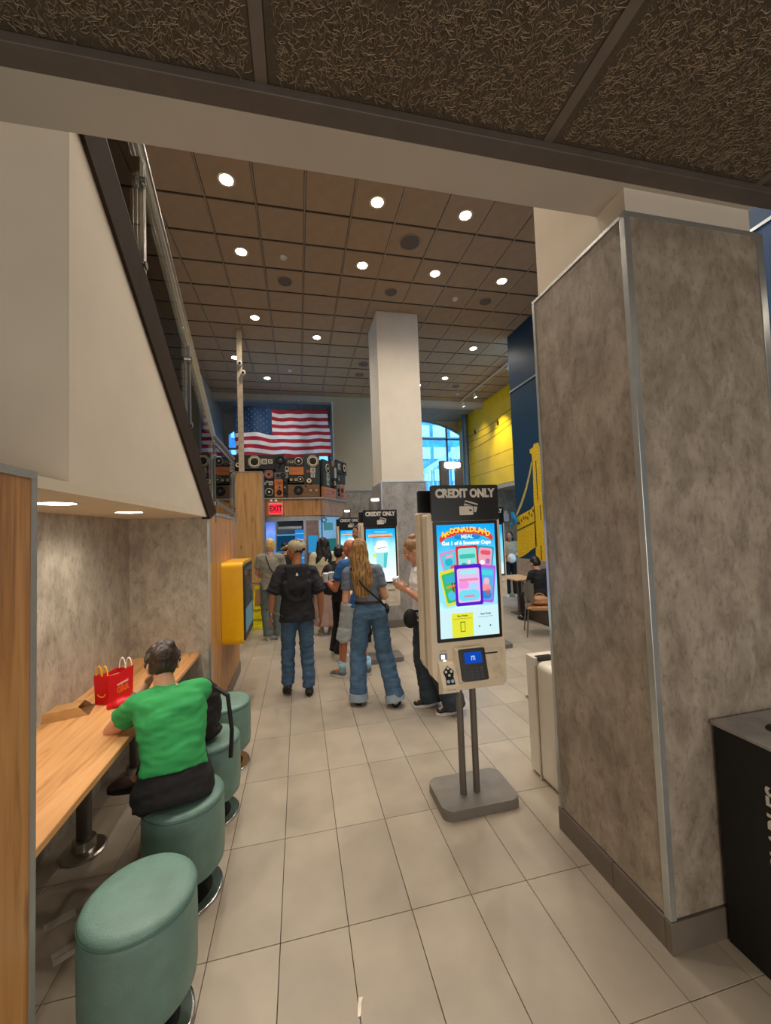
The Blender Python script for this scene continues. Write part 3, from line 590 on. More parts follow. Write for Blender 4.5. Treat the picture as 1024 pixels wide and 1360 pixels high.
FRONT = [
('black', -1.147, 3.25, -0.484, 3.575, [('o', -0.917, 3.408, 0.142), ('s', -0.711, 3.416, 0.059), ('s', -0.584, 3.417, 0.048)], 'wide black speaker with octagonal cream cone beside the ceiling post'),
('black', -0.485, 3.182, -0.274, 3.586, [('k', -0.366, 3.451, 0.097), ('k', -0.394, 3.299, 0.024)], 'black speaker with large dark cone in the top row'),
('black', -0.264, 3.316, 0.135, 3.52, [('r', -0.188, 3.401, 0.038), ('r', -0.107, 3.393, 0.046), ('r', 0.026, 3.427, 0.088)], 'low black speaker with three ringed cones growing in size'),
('green', 0.136, 2.906, 0.489, 3.591, [('o', 0.341, 3.428, 0.134), ('e', 0.235, 3.197, 0.037), ('s', 0.336, 3.222, 0.055), ('s', 0.333, 3.103, 0.047), ('c', 0.246, 2.984, 0.072)], 'tall dark speaker with octagonal cream cone and two square tweeters at corner'),
('amber', -0.188, 3.113, 0.134, 3.308, [], 'plain reddish wooden speaker box without cones'),
('white', -0.272, 3.184, -0.191, 3.311, [('k', -0.233, 3.257, 0.026)], 'smallest white speaker beside the reddish wooden box'),
('black', -0.736, 3.016, -0.510, 3.241, [('p', -0.622, 3.129, 0.096)], 'black speaker with pinkish brown cone right of the oak pillar'),
('grey', -0.507, 3.039, -0.202, 3.177, [('k', -0.43, 3.106, 0.04), ('k', -0.322, 3.109, 0.058)], 'grey speaker with two dark cones above the upright orange one'),
('amber', -0.512, 2.629, -0.323, 3.031, [('e', -0.402, 2.93, 0.029), ('k', -0.399, 2.846, 0.016), ('k', -0.407, 2.729, 0.055)], 'upright orange wooden speaker with red square above the exit sign'),
('black', -0.744, 2.633, -0.516, 3.007, [('s', -0.714, 2.933, 0.028), ('c', -0.657, 2.969, 0.032), ('s', -0.583, 2.935, 0.043), ('r', -0.622, 2.741, 0.086)], 'black speaker with silver ringed cone in lower left corner by the oak pillar'),
('black', -0.32, 2.627, -0.226, 3.03, [('k', -0.272, 2.946, 0.028), ('c', -0.28, 2.845, 0.029), ('k', -0.278, 2.728, 0.029)], 'narrow black speaker right of the upright orange one'),
('black', -0.191, 2.935, 0.134, 3.104, [('c', -0.144, 3.012, 0.042), ('c', -0.043, 3.011, 0.041), ('r', 0.056, 3.019, 0.066)], 'black speaker with three cones under the reddish wooden box'),
('brown', -0.222, 2.62, 0.478, 2.903, [('k', 0.009, 2.774, 0.105), ('k', 0.168, 2.857, 0.017), ('c', 0.274, 2.771, 0.04), ('c', 0.399, 2.769, 0.037)], 'widest brown wooden speaker lying along the bottom of the stack'),
('black', -1.417, 3.25, -1.151, 3.572, [('c', -1.261, 3.341, 0.067)], 'black speaker with cream cone directly left of the ceiling post'),
('brown', -1.66, 3.251, -1.421, 3.57, [('c', -1.605, 3.406, 0.07), ('k', -1.522, 3.39, 0.04)], 'brown speaker with cream cone seen through the stair glass'),
('black', -1.991, 3.251, -1.664, 3.568, [('k', -1.869, 3.397, 0.068)], 'black speaker at the far left end behind the stair beam'),
('brown', -1.742, 2.632, -1.325, 3.243, [('s', -1.693, 3.121, 0.045), ('e', -1.572, 3.12, 0.04), ('c', -1.582, 2.974, 0.064), ('k', -1.485, 2.843, 0.037), ('c', -1.413, 3.021, 0.051), ('c', -1.607, 2.779, 0.036)], 'tall brown many-coned speaker behind the stair glass'),
('grey', -1.995, 2.638, -1.745, 3.243, [('k', -1.874, 3.073, 0.052), ('c', -1.877, 2.864, 0.06)], 'grey speaker at lower left behind the stair beam')]
for c, x0, z0, x1, z1, D, lab in FRONT:
    cx = (x0+x1)/2; t = thing('speaker', lab, 'speaker', (cx, 8.9, z0), group='vintage speakers stacked above the kitchen')
    obj('cabinet', B(-(x1-x0)/2+.002, 0, 0, (x1-x0)/2-.002, .05 if x1 > .4 else .2, z1-z0-.004, bev=.004, seg=1), SM[c], t)
    for k, x, z, r_ in D: driver(t, k, x-cx, z-z0, r_, 0)
SIDE = [
('green', -0.018, 2.868, 0.398, 3.488, [('r', 0.219, 3.296, 0.11), ('s', 0.226, 3.103, 0.07), ('s', 0.218, 2.968, 0.06)], 'dark green speaker with oval looking ringed cone on the angled side'),
('amber', -0.022, 2.618, 0.715, 2.862, [('e', 0.53, 2.759, 0.04)], 'orange wooden box lying at the bottom of the angled side'),
('black', 0.787, 3.277, 1.454, 3.609, [('s', 0.936, 3.446, 0.07), ('c', 1.265, 3.455, 0.13)], 'black speaker with cream cone at the far right top corner'),
('black', 0.42, 2.925, 0.752, 3.535, [('a', 0.514, 3.457, 0.05), ('w', 0.66, 3.248, 0.05), ('k', 0.508, 3.065, 0.05), ('c', 0.6, 2.99, 0.07)], 'black speaker with silver horn in middle of the angled side'),
('black', 0.772, 3.03, 1.347, 3.262, [('c', 0.85, 3.13, 0.06)], 'dark low speaker under the far right top one'),
('grey', 0.747, 2.654, 0.951, 2.997, [('k', 0.864, 2.843, 0.05), ('k', 0.855, 2.73, 0.04)], 'small grey speaker between two orange ones on the angled side'),
('amber', 0.975, 2.654, 1.282, 3.022, [('k', 1.102, 2.855, 0.06), ('e', 1.09, 2.71, 0.05)], 'upright orange speaker at the far right bottom corner')]
ang = math.atan2(su.y, su.x)
for c, x0, z0, x1, z1, D, lab in SIDE:
    cx = (x0+x1)/2; p = P0+su*cx
    t = thing('speaker', lab, 'speaker', (p.x, p.y, 2.612 if z0 < 2.66 else z0), ang, group='vintage speakers stacked above the kitchen')
    z0_ = 2.612 if z0 < 2.66 else z0
    obj('cabinet', B(-(x1-x0)/2+.002, 0, 0, (x1-x0)/2-.002, .06, z1-z0_-.004, bev=.004, seg=1), SM[c], t)
    for k, x, z, r_ in D: driver(t, k, x-cx, z-z0_, r_, 0)
# exit sign
es = thing('exit_sign', 'lit red exit sign hanging under the stacked speakers', 'sign', (-.485, 8.80, 2.235))
obj('housing', B(-.15, -.03, 0, .15, .03, .255, bev=.006), M('exit_pale', 'c98a80', .5, emit='d8604e', es=.3), es)
obj('face', B(-.13, -.036, .025, .13, -.028, .225), EM('exit_red', 'ff2438', .9), es)
text('lettering', 'EXIT', .17, M('exit_letter', '5a0c10', .5), es, (0, -.038, .125), bold=.006, sx=.78)
bm = bmesh.new(); cyl(bm, (0, .03, .13), (0, .11, .13), .02, n=10); obj('bracket', bm, TRIM, es)
for x in (-.5-.08, -.5+.02):
    t = thing('emergency_lamp', 'small round '+('left' if x < -.55 else 'right')+' emergency lamp above the exit sign', 'lamp', (x, 8.80, 2.53))
    bm = bmesh.new(); ell(bm, (0, 0, 0), (.035, .05, .035)); obj('head', bm, MATS['white_plastic'], t, True)
    bm = bmesh.new(); cyl(bm, (0, .03, 0), (0, .1, 0), .014, n=8); obj('stem', bm, MATS['white_plastic'], t)
# kitchen behind
KS = M('kitchen_steel', 'a3a6a8', .3, .8, var=.06); DKB = M('kitchen_dark', '121a26', .5)
struct('wall_kitchen', B(-2.4, 11.4, 0, 1.1, 11.5, 2.6), DKB)
struct('wall_kitchen_side', B(-2.4, 9.0, 0, -2.3, 11.4, 2.6), DKB)
struct('wall_kitchen_right', B(.95, 10.3, 0, 1.1, 12.0, 2.2), KS)
struct('trim_15', B(-.78, 9.22, 2.10, .5, 9.3, 2.21), KS)
struct('trim_16', B(-2.3, 8.98, 0, -.72, 9.05, 2.2), KS)
kd = struct('door_1', B(.10, 9.24, 0, .16, 9.32, 2.1), KS)
obj('door_panel', B(.165, 9.25, 0, .44, 9.30, 2.1), M('door_rose_steel', '8c7470', .3, .7), kd)
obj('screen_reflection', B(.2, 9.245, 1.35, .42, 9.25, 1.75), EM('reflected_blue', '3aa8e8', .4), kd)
q0 = Vector((.46, 9.26)); q1 = Vector((1.08, 10.3)); qs = (q1-q0).normalized()
gp = struct('door_2', prism(bmesh.new(), [tuple(q0), tuple(q1), (q1.x-.05, q1.y), (q0.x-.05, q0.y)], 0, 2.2, 'z'), KS)
def sidepanel(name, a, b, z0, z1, mat):
    A = q0+qs*a; C_ = q0+qs*b; n = Vector((qs.y, -qs.x))*.01
    return obj(name, prism(bmesh.new(), [(A.x+n.x, A.y+n.y), (C_.x+n.x, C_.y+n.y), (C_.x, C_.y), (A.x, A.y)], z0, z1, 'z'), mat, gp)
sidepanel('reflection_strip', .25, .7, 1.86, 2.05, EM('reflection_pale_teal', '5fb0bb', .3)); sidepanel('reflection_patch', .2, .95, 1.25, 1.65, EM('reflection_teal', '3f9b9b', .25)); sidepanel('frame_bar', .12, .15, 0, 2.2, TRIM)  # teal reflections on the steel, put in as glowing panels
SCB = grad_screen('menu_blue', [(0, '7b4be0'), (.35, '3a6cf0'), (.6, '3aa2ff'), (.8, '8fa8ff'), (1, '5a7ad8')], .6)
ms = thing('menu_screen', 'bright blue and violet menu screen left behind the kitchen opening', 'screen', (-.72, 9.6, .9))
obj('frame', B(-.16, .02, -.2, .20, .06, 1.25), KS, ms); obj('display', B(-.13, .0, -.15, .17, .021, 1.2), SCB, ms)
ms = thing('menu_screen', 'dark blue wide screen in the middle of the kitchen opening', 'screen', (-.27, 9.9, 1.38))
obj('frame', B(-.33, .02, -.02, .33, .06, .42), M('frame_blue', '6fb6e0', .4, emit='6fc0f0', es=.25), ms); obj('display', B(-.31, .0, .0, .31, .021, .38), EM('screen_navy', '114468', .45), ms)
tag(obj('ventilation_hood', prism(bmesh.new(), [(9.45, 1.92), (9.45, 1.98), (9.7, 2.08), (10.3, 2.08), (10.3, 1.92)], -.48, .06, 'x'), KS), 'steel ventilation hood above the kitchen screens', 'hood')
sr = thing('drinks_shelf', 'blue lit shelf rack at the right of the kitchen opening', 'shelf', (.0, 9.8, 0))
obj('back', B(-.1, .06, 0, .14, .08, 1.9), EM('shelf_glow', '2b8be0', .5), sr)
for k in range(8): obj('shelf_board', B(-.1, -.05, .75+k*.15, .14, .06, .765+k*.15), M('shelf_cyan', '8fe0ff', .4, emit='8fe0ff', es=.4), sr)
bm = B(-1.9, 9.5, 0, .45, 9.56, .95); tag(obj('service_counter', bm, KS), 'steel service counter across the kitchen opening', 'counter')
ld = bpy.data.lights.new('kitchen_light', 'AREA'); ld.energy = 14; ld.color = (.6, .8, 1); ld.size = 1.2; lo = link(bpy.data.objects.new('kitchen_light', ld)); lo.location = (-.6, 10.7, 2.15)
bd = thing('glass_dome_lamp', 'small clear glass dome lamp under the oak fascia', 'lamp', (.57, 9.13, 2.1)); bm = bmesh.new(); ell(bm, (0, 0, 0), (.06, .06, .06)); obj('globe', bm, GLASS, bd, True); bm = bmesh.new(); cyl(bm, (0, 0, .04), (0, 0, .105), .02, n=10); obj('fitting', bm, CHROME, bd)

# ------------------------------------------------------------------ flag
fl = thing('hanging_flag', 'large American flag hung in front of the arched window above the speakers', 'flag', (-.35, 11.8, 4.1))
RED = M('flag_red', 'a8122c', .75, var=.04); WHT = M('flag_white', 'dcdfe6', .75, var=.03); NAV = M('flag_navy', '1c3f68', .75, var=.05)
nx, nzs = 90, 52
TL, TR, BR, BL = Vector((-1.765, 5.56)), Vector((.933, 5.465)), Vector((1.029, 4.08)), Vector((-1.728, 4.06))
def flagp(u, v):
    p = (TL*(1-u)+TR*u)*(1-v)+(BL*(1-u)+BR*u)*v
    z = p.y+.035*math.sin(u*7.5+.6)*(1-.3*v)+.05*math.sin(math.pi*u)*0-.012*math.sin(u*19+v*2)
    x = p.x+.012*math.sin(v*9+u*3)
    y = 11.8+.05*math.sin(u*15+v*2.4)+.03*math.sin(u*31-v*5)+.02*math.sin(v*7)
    return Vector((x+.35, y-11.8, z-4.1))
bm = bmesh.new(); G_ = [[bm.verts.new(flagp(i/nx, j/nzs)) for i in range(nx+1)] for j in range(nzs+1)]
for j in range(nzs):
    for i in range(nx):
        f = bm.faces.new((G_[j][i], G_[j][i+1], G_[j+1][i+1], G_[j+1][i])); s = int(j/4)
        f.material_index = 2 if (i/nx < .38 and s < 7) else (0 if s % 2 == 0 else 1)
fo = obj('cloth', bm, [RED, WHT, NAV], fl, True); md = fo.modifiers.new('s', 'SOLIDIFY'); md.thickness = .006
bm = bmesh.new()
for r_ in range(9):
    for c in range(6 if r_ % 2 == 0 else 5):
        u = (.025+.062*c+(.031 if r_ % 2 else 0)); v = .045+.0535*r_+.02
        p = flagp(u, v)+Vector((0, -.012, 0)); n = 10
        vv = [bm.verts.new(p+Vector(((.026 if k % 2 == 0 else .011)*math.sin(k*math.pi/5), 0, (.026 if k % 2 == 0 else .011)*math.cos(k*math.pi/5)))) for k in range(n)]
        bm.faces.new(vv)
obj('stars', bm, M('flag_star', '66809f', .7), fl)
bm = bmesh.new()
for u in (.02, .35, .65, .98): p = flagp(u, 0); cyl(bm, p, (p.x, p.y, 6.04-4.1), .004, n=6)
obj('cord', bm, TRIM, fl)

# ------------------------------------------------------------------ outside the windows
EXB = M('far_facade', '2f6a9c', .6, var=.12, scale=3, emit='2a6aa8', es=.0)
ob = thing('building_across', 'blue tinted building beyond the arched windows', 'building', (4, 24, 0))
obj('wall', B(-12, 0, -3, -1.6, 1, 16), EXB, ob)
for i in range(8):
    for j in range(8): obj('window', B(-11.5+i*1.25, -.06, -1+j*1.7, -10.8+i*1.25, .02, 0+j*1.7), M('far_window', '9fc6e6', .2), ob)
obj('wall', B(-1.6, 1, -3, 9, 2, 14), M('far_facade_light', '4f9cc8', .6, var=.2, scale=2), ob)
for i in range(7):
    for j in range(8): obj('window', B(-1.2+i*1.25, .92, -1+j*1.5, -.2+i*1.25, 1.02, -.2+j*1.5), M('far_window_bright', 'd8f2ff', .2, var=.2), ob)
st2 = thing('outside_railing', 'white sloping railing with upright bars outside the arched window', 'railing', (7.2, 17.5, 2))
bm = bmesh.new(); prism(bm, [(-1.9, 2.0), (1.6, 4.2), (1.6, 4.45), (-1.9, 2.3)], -.03, .03, 'y'); obj('rail', bm, M('rail_white', 'cfe6f4', .4), st2)
for k in range(16): obj('bar', B(-1.8+k*.21, -.02, -2.0, -1.76+k*.21, .02, 2.1+k*.13), MATS['rail_white'], st2)
bm = bmesh.new(); random.seed(3)
for k in range(1800):
    c = Vector((random.uniform(4.5, 8.5), random.uniform(16, 16.8), 0)); c.z = -.08+random.random()**1.2*2.9
    a = random.uniform(0, 6.3); d1 = Vector((math.cos(a), .3, math.sin(a)))*.07; d2 = Vector((-math.sin(a), .2, math.cos(a)))*.035
    bm.faces.new([bm.verts.new(c+d1), bm.verts.new(c+d2), bm.verts.new(c-d1), bm.verts.new(c-d2)])
o = tag(obj('hedge', bm, M('leaf_green', '3f7d55', .6, var=.2, scale=2), kind='stuff'), 'green leafy hedge outside the arched window', 'plants')
struct('ground_outside', B(-15, 16.6, -.3, 22, 40, -.1), M('asphalt', '55585c', .9))

# ------------------------------------------------------------------ kiosks
LET = M('sign_letter', 'd9d2c6', .5)
SKY = grad_screen('screen_sky', [(0, 'd8f4fa'), (.27, 'c4f0fa'), (.32, '8fd8f4'), (.55, '7fd8fa'), (.85, '2cb4f0'), (1, '12a0ec')], .72)
SKY2 = grad_screen('screen_drink', [(0, 'f4fbff'), (.35, 'dff6fc'), (.6, 'b4ecf8'), (.85, '36bdf0'), (1, '18a8ec')], .7)
E_ = lambda h, s=1.15: EM('lit_'+h+str(s), h, s*.52)
def flat(name, pts, y, mat, par, t=.0006): return obj(name, prism(bmesh.new(), pts, y-t, y+t, 'y'), mat, par)
def art_card(par, cx, cz, w_, h_, rot, y, frame, inner, accents):
    def R_(pts): c, s = math.cos(rot), math.sin(rot); return [(cx+x*c-z*s, cz+x*s+z*c) for x, z in pts]
    flat('souvenir_card', R_(rrect(-w_/2, -h_/2, w_/2, h_/2, .012)), y, frame, par)
    flat('card_picture', R_(rrect(-w_*.41, -h_*.42, w_*.41, h_*.41, .014)), y-.0008, inner, par)
    for (x0, z0, x1, z1, m) in accents: flat('card_detail', R_(rrect(x0*w_, z0*h_, x1*w_, z1*h_, min((x1-x0)*w_, (z1-z0)*h_)*.45)), y-.0016, m, par)
def kiosk(x, y, lab, detail, cut=None):
    t = thing('ordering_kiosk', lab, 'kiosk', (x, y, 0), group='self ordering kiosks')
    bm = bmesh.new(); prism(bm, rrect(-.262, -.175, .262, .175, .055), 0, .062, 'z'); bmesh.ops.bevel(bm, geom=[e for e in bm.edges if all(v.co.z > .05 for v in e.verts)], offset=.006, segments=2, affect='EDGES')
    obj('base', bm, BASEG, t)
    for px_ in (-.078, .018):
        bm = bmesh.new(); cyl(bm, (px_, -.03, .06), (px_, -.03, .80), .022, n=20); obj('pole', bm, POLE, t, False)
    yf = -.075
    # front and back housings
    body = rrect(-.27, .745, .272, 1.915, .02)
    body = [(-.272, .87), (-.262, .84), (-.185, .755), (-.16, .745), (.232, .745), (.255, .77), (.255, 1.90), (.247, 1.912), (-.262, 1.912), (-.272, 1.90)]
    h = obj('front_housing', prism(bmesh.new(), body, yf, yf+.105, 'y'), KIOSK, t); md = h.modifiers.new('b', 'BEVEL'); md.width = .010; md.segments = 3; md.limit_method = 'ANGLE'
    body2 = [(-.282, .90), (-.265, .86), (-.19, .79), (.24, .79), (.262, .82), (.262, 1.91), (-.272, 1.93), (-.282, 1.92)]
    h = obj('back_housing', prism(bmesh.new(), body2, .072, .165, 'y'), KIOSK, t); md = h.modifiers.new('b', 'BEVEL'); md.width = .010; md.segments = 3; md.limit_method = 'ANGLE'
    obj('core', B(-.25, .03, .80, .24, .072, 1.88), BLACKM, t)
    sc = obj('screen', prism(bmesh.new(), rrect(-.232, 1.068, .232, 1.86, .008), yf-.006, yf+.004, 'y'), BLACK, t)
    ys_ = yf-.0075
    bm = B(-.208, ys_-.0006, 1.092, .210, ys_+.002, 1.838); obj('display', bm, SKY if detail != 2 else SKY2, sc)
    y1 = ys_-.0022
    if detail == 1:
        # ribbon title
        n = 14; up_ = []; lo_ = []
        for i in range(n+1):
            a = -1+2*i/n; x_ = a*.185; z_ = 1.797-.040*a*a*a*a-.010*abs(a); up_.append((x_, z_+.016)); lo_.append((x_, z_-.028))
        flat('ribbon', [(-.195, 1.742)]+up_+[(.197, 1.742)]+lo_[::-1], y1, E_('e0483a'), sc)
        word = 'McDONALDLAND'
        for i, ch in enumerate(word):
            a = -1+2*(i+.5)/len(word); text('headline_letter', ch, .046, E_('ffd24a', 1.3), sc, (a*.172, y1-.0012, 1.803-.036*a**4-.008*abs(a)), (math.pi/2, -a*.22, 0), ext=.0004, bold=.002)
        flat('ribbon', [(-.075, 1.775), (.085, 1.771), (.105, 1.75), (.085, 1.735), (-.07, 1.737), (-.09, 1.754)], y1, E_('1c8fd8'), sc)
        text('headline', 'MEAL', .036, E_('bff2ff', 1.3), sc, (.005, y1-.0016, 1.754), ext=.0004, bold=.0015)
        text('headline', 'Get 1 of 6 Souvenir Cups', .034, E_('ffffff', 1.3), sc, (0, y1, 1.713), ext=.0004, bold=.0014)
        art_card(sc, -.118, 1.585, .13, .16, .22, y1, E_('e88fc0'), E_('5fd0e8'), [(-.3, -.1, .1, .2, E_('2cb8d0')), (-.1, -.35, .3, -.1, E_('e85a70')), (-.2, .22, .2, .34, E_('f4a8c0'))])
        art_card(sc, .13, 1.612, .12, .15, -.14, y1-.0003, E_('2fa0c4'), E_('f0a8b8'), [(-.3, .1, .3, .3, E_('e85a70')), (-.3, -.35, .0, -.15, E_('f4f4f4')), (.05, -.3, .3, -.05, E_('b070c8'))])
        art_card(sc, .0, 1.60, .16, .19, .02, y1-.003, E_('d83038'), E_('8fe8e0'), [(-.36, .05, .36, .2, E_('46c4b0')), (-.3, -.38, -.05, -.1, E_('3aa890')), (-.1, -.3, .35, -.12, E_('5fd2f0')), (.0, -.36, .12, .0, E_('ffe0d8'))])
        art_card(sc, -.120, 1.425, .13, .235, .2, y1-.0033, E_('e8e04a'), E_('3fc06a'), [(-.32, .12, .36, .34, E_('38b8c8')), (-.3, -.36, .1, -.1, E_('58c8e8')), (.0, -.2, .1, .15, E_('a03030')), (.14, -.3, .24, .1, E_('203040')), (-.3, .0, .3, .06, E_('f0904a'))])
        art_card(sc, .120, 1.435, .14, .25, -.12, y1-.0036, E_('b468e0'), E_('58b4f0'), [(-.36, -.4, .36, -.2, E_('2c8ce0')), (-.2, -.2, .3, .0, E_('f098a8')), (-.1, -.05, .2, .16, E_('e8c0d0')), (-.36, .22, .36, .36, E_('4fd8e8')), (.02, -.3, .3, -.14, E_('b06838'))])
        art_card(sc, .0, 1.433, .195, .272, .015, y1-.006, E_('5a20c8'), E_('e8c4f4'), [(-.38, -.38, .38, -.12, E_('78e0f8')), (-.3, .26, .32, .36, E_('a8f0f0')), (-.36, .1, .36, .16, E_('f08fb0')), (-.2, -.3, .2, -.24, E_('f07080')), (.0, -.12, .34, .04, E_('b8d8ff')), (-.38, -.08, .0, .1, E_('f49ae0'))])
        flat('info_panel', [(-.206, 1.094), (.208, 1.094), (.208, 1.292), (-.206, 1.278)], y1, E_('d4f6fa'), sc)
        flat('offer_card', [(-.128, 1.094), (.022, 1.094), (.022, 1.25), (-.128, 1.25)], y1-.001, E_('e8e83c'), sc)
        text('fine_print', 'Earn Points', .016, E_('55551a', .6), sc, (-.053, y1-.0022, 1.232), ext=.0002, bold=.0005)
        flat('phone_icon', rrect(-.070, 1.128, -.036, 1.194, .004), y1-.0022, E_('6a6a20', .6), sc); flat('phone_icon', rrect(-.066, 1.133, -.040, 1.189, .002), y1-.003, E_('e8e83c'), sc)
        text('fine_print', 'Start Order', .016, E_('1c6c74', .7), sc, (.115, y1-.0022, 1.235), ext=.0002, bold=.0005)
        for xx in (.02, .10): flat('button_dot', [(xx+.045+.006*math.cos(a*.7), 1.155+.006*math.sin(a*.7)) for a in range(9)], y1-.0022, E_('1c9c94', .8), sc)
        flat('fine_line', [(-.12, 1.213), (.015, 1.213), (.015, 1.215), (-.12, 1.215)], y1-.0022, E_('8c8c30', .7), sc); flat('fine_line', [(.06, 1.215), (.165, 1.215), (.165, 1.217), (.06, 1.217)], y1-.0022, E_('60a8b0', .7), sc)
    if detail == 2:
        text('headline', "McDONALDLAND", .042, E_('ffb84a', 1.3), sc, (.0, y1-.001, 1.745), ext=.0004, bold=.0025)
        flat('ribbon', [(-.155, 1.715), (.165, 1.72), (.17, 1.74), (-.15, 1.735)], y1, E_('e0604a'), sc)
        text('headline', "Come & enjoy it", .026, E_('e8fbff', 1.3), sc, (0, y1, 1.795), ext=.0004)
        flat('cup_picture', [(-.06, 1.28), (.07, 1.29), (.095, 1.52), (-.08, 1.52)], y1, E_('9fe8ea', 1.2), sc); flat('cup_picture', [(.03, 1.29), (.07, 1.29), (.095, 1.5), (.04, 1.5)], y1-.001, E_('58c8d0', 1.2), sc)
        flat('cream_picture', rrect(-.1, 1.5, .11, 1.62, .055), y1-.001, E_('e8fbff', 1.25), sc); flat('cream_picture', rrect(-.07, 1.56, .09, 1.67, .05), y1-.0016, E_('f4fdff', 1.25), sc)
        flat('sprinkle', [(-.05, 1.555), (.08, 1.575), (.08, 1.583), (-.05, 1.563)], y1-.0026, E_('d87090', 1), sc); flat('flower_picture', rrect(-.12, 1.44, -.07, 1.49, .02), y1-.002, E_('e8e86a', 1.2), sc)
    # crown sign
    sg = obj('crown_sign', prism(bmesh.new(), rrect(-.238, 1.862, .246, 2.103, .014), yf-.012, yf+.012, 'y'), BLACK, t)
    if not cut: text('lettering', 'CREDIT ONLY', .078, LET, sg, (.004, yf-.0135, 2.045), bold=.0042, sx=.85)
    else: text('lettering', 'CREDIT ONLY', .078, LET, sg, (.004, yf-.0135, 2.045), bold=.0042, sx=.85)
    def rot(pts, a, c): return [(c[0]+x*math.cos(a)-z*math.sin(a), c[1]+x*math.sin(a)+z*math.cos(a)) for x, z in pts]
    flat('card_icon', rot(rrect(-.048, -.03, .048, .03, .006), -.28, (.04, 1.958)), yf-.0132, LET, sg)
    flat('card_icon_stripe', rot([(-.047, .008), (.047, .008), (.047, .02), (-.047, .02)], -.28, (.04, 1.958)), yf-.0142, BLACK, sg)
    flat('card_icon', rrect(-.048, 1.897, .062, 1.963, .006), yf-.0152, BLACK, sg); flat('card_icon', rrect(-.044, 1.900, .056, 1.959, .006), yf-.0164, LET, sg)
    flat('card_icon_chip', rrect(.026, 1.925, .045, 1.937, .004), yf-.0176, BLACK, sg)
    obj('back_sign', prism(bmesh.new(), rrect(-.275, 1.865, .22, 2.085, .012), .09, .11, 'y'), BLACK, t)
    # beacon
    bm = B(-.132, .0, 1.9, -.082, .03, 2.285, bev=.004); obj('beacon_post', bm, POLE, t); bm = B(-.018, .0, 1.9, .036, .03, 2.285, bev=.004); obj('beacon_post', bm, POLE, t)
    bm = bmesh.new(); prism(bm, rrect(-.10, 2.235, .012, 2.272, .008), -.012, .04, 'y'); obj('beacon_light', bm, EM('beacon', 'fff4ec', 3.0), t)
    # payment deck
    obj('side_panel', B(.045, yf-.004, .80, .235, yf+.004, 1.0, bev=.002, seg=1), M('kiosk_cream_b', 'dfcfb4', .45), t); obj('receipt_slot', B(.085, yf-.006, .965, .19, yf, .974), BLACKM, t)
    if detail == 1:
        tm = thing_part = obj('terminal_holder', prism(bmesh.new(), [(yf, 1.025), (yf-.05, 1.02), (yf-.10, .84), (yf-.02, .80), (yf, .80)], -.125, .052, 'x'), KIOSK, t)
        def slope(p, off): # p=(x, s) along sloped face
            a = Vector((0, yf-.05, 1.02)); b = Vector((0, yf-.10, .84)); d = (b-a).normalized(); n = Vector((0, -abs(d.z), d.y if d.y > 0 else -d.y*-1)); n = Vector((0, d.z, -d.y)).normalized()
            q = a+d*p[1]+n*off; return Vector((p[0], q.y, q.z))
        def slab(name, x0, s0, x1, s1, o0, o1, mat, par, r_=.01):
            bm = bmesh.new(); P = rrect(x0, s0, x1, s1, r_, 3); v0 = [bm.verts.new(slope(p, o0)) for p in P]; v1 = [bm.verts.new(slope(p, o1)) for p in P]; bm.faces.new(v0); bm.faces.new(v1[::-1])
            for i in range(len(P)): bm.faces.new((v0[i], v0[(i+1) % len(P)], v1[(i+1) % len(P)], v1[i]))
            return obj(name, bm, mat, par)
        ct = slab('card_terminal', -.112, -.008, .058, .186, .0, .034, BLACK, t)
        slab('terminal_display', -.088, .014, .030, .082, .033, .0355, EM('terminal_blue', '1450c0', .5), ct, .003)
        o = text('logo', 'm', .05, EM('logo_pale', 'c8d8ff', .9), ct, slope((-.03, .045), .036), (math.pi/2-.27, 0, 0), ext=.0004, bold=-.0008); o.scale = (.8, 1.3, 1)
        for r_ in range(4):
            for c in range(3): slab('key', -.062+c*.034, .106+r_*.018, -.040+c*.034, .116+r_*.018, .033, .036, M('key_grey', '3c3c40', .5), ct, .002)
        pd = obj('keypad_holder', prism(bmesh.new(), [(yf, .955), (yf-.02, .93), (yf-.085, .81), (yf-.085, .775), (yf, .74)], -.235, -.125, 'x'), KIOSK, t)
        a = Vector((0, yf-.02, .93)); b = Vector((0, yf-.085, .81)); d = (b-a).normalized(); n = Vector((0, d.z, -d.y))
        def q2(x, s, o): v = a+d*s+n*o; return Vector((x, v.y, v.z))
        def pad(name, pts, o0, o1, mat, par):
            bm = bmesh.new(); v0 = [bm.verts.new(q2(x, s, o0)) for x, s in pts]; v1 = [bm.verts.new(q2(x, s, o1)) for x, s in pts]; bm.faces.new(v0); bm.faces.new(v1[::-1])
            for i in range(len(pts)): bm.faces.new((v0[i], v0[(i+1) % len(pts)], v1[(i+1) % len(pts)], v1[i]))
            return obj(name, bm, mat, par)
        c0 = -.18
        kp = pad('keypad', [(c0, .008), (c0+.036, .042), (c0+.026, .078), (c0+.03, .122), (c0-.03, .122), (c0-.026, .078), (c0-.036, .042)], 0, .004, BLACK, pd)
        for (dx, s) in ((0, .024), (-.018, .044), (.018, .044), (0, .066)): pad('key', [(c0+dx+.009*math.cos(k*.785), s+.009*math.sin(k*.785)) for k in range(8)], .004, .006, M('key_white', 'd8d8d4', .4), kp)
        for dx in (-.014, .014): pad('key', [(c0+dx+.011*math.cos(k*.785), .102+.011*math.sin(k*.785)) for k in range(8)], .004, .006, M('key_bluewhite', 'a8c0d8', .4), kp)
        rd = obj('scanner_window', B(-.222, yf-.006, .955, -.168, yf+.002, .998, bev=.003, seg=1), M('scanner_grey', '8c9aa0', .3), t)
        obj('scanner_light', B(-.21, yf-.008, .965, -.19, yf-.004, .988), EM('scan_light', 'e8f4ff', 3), rd)
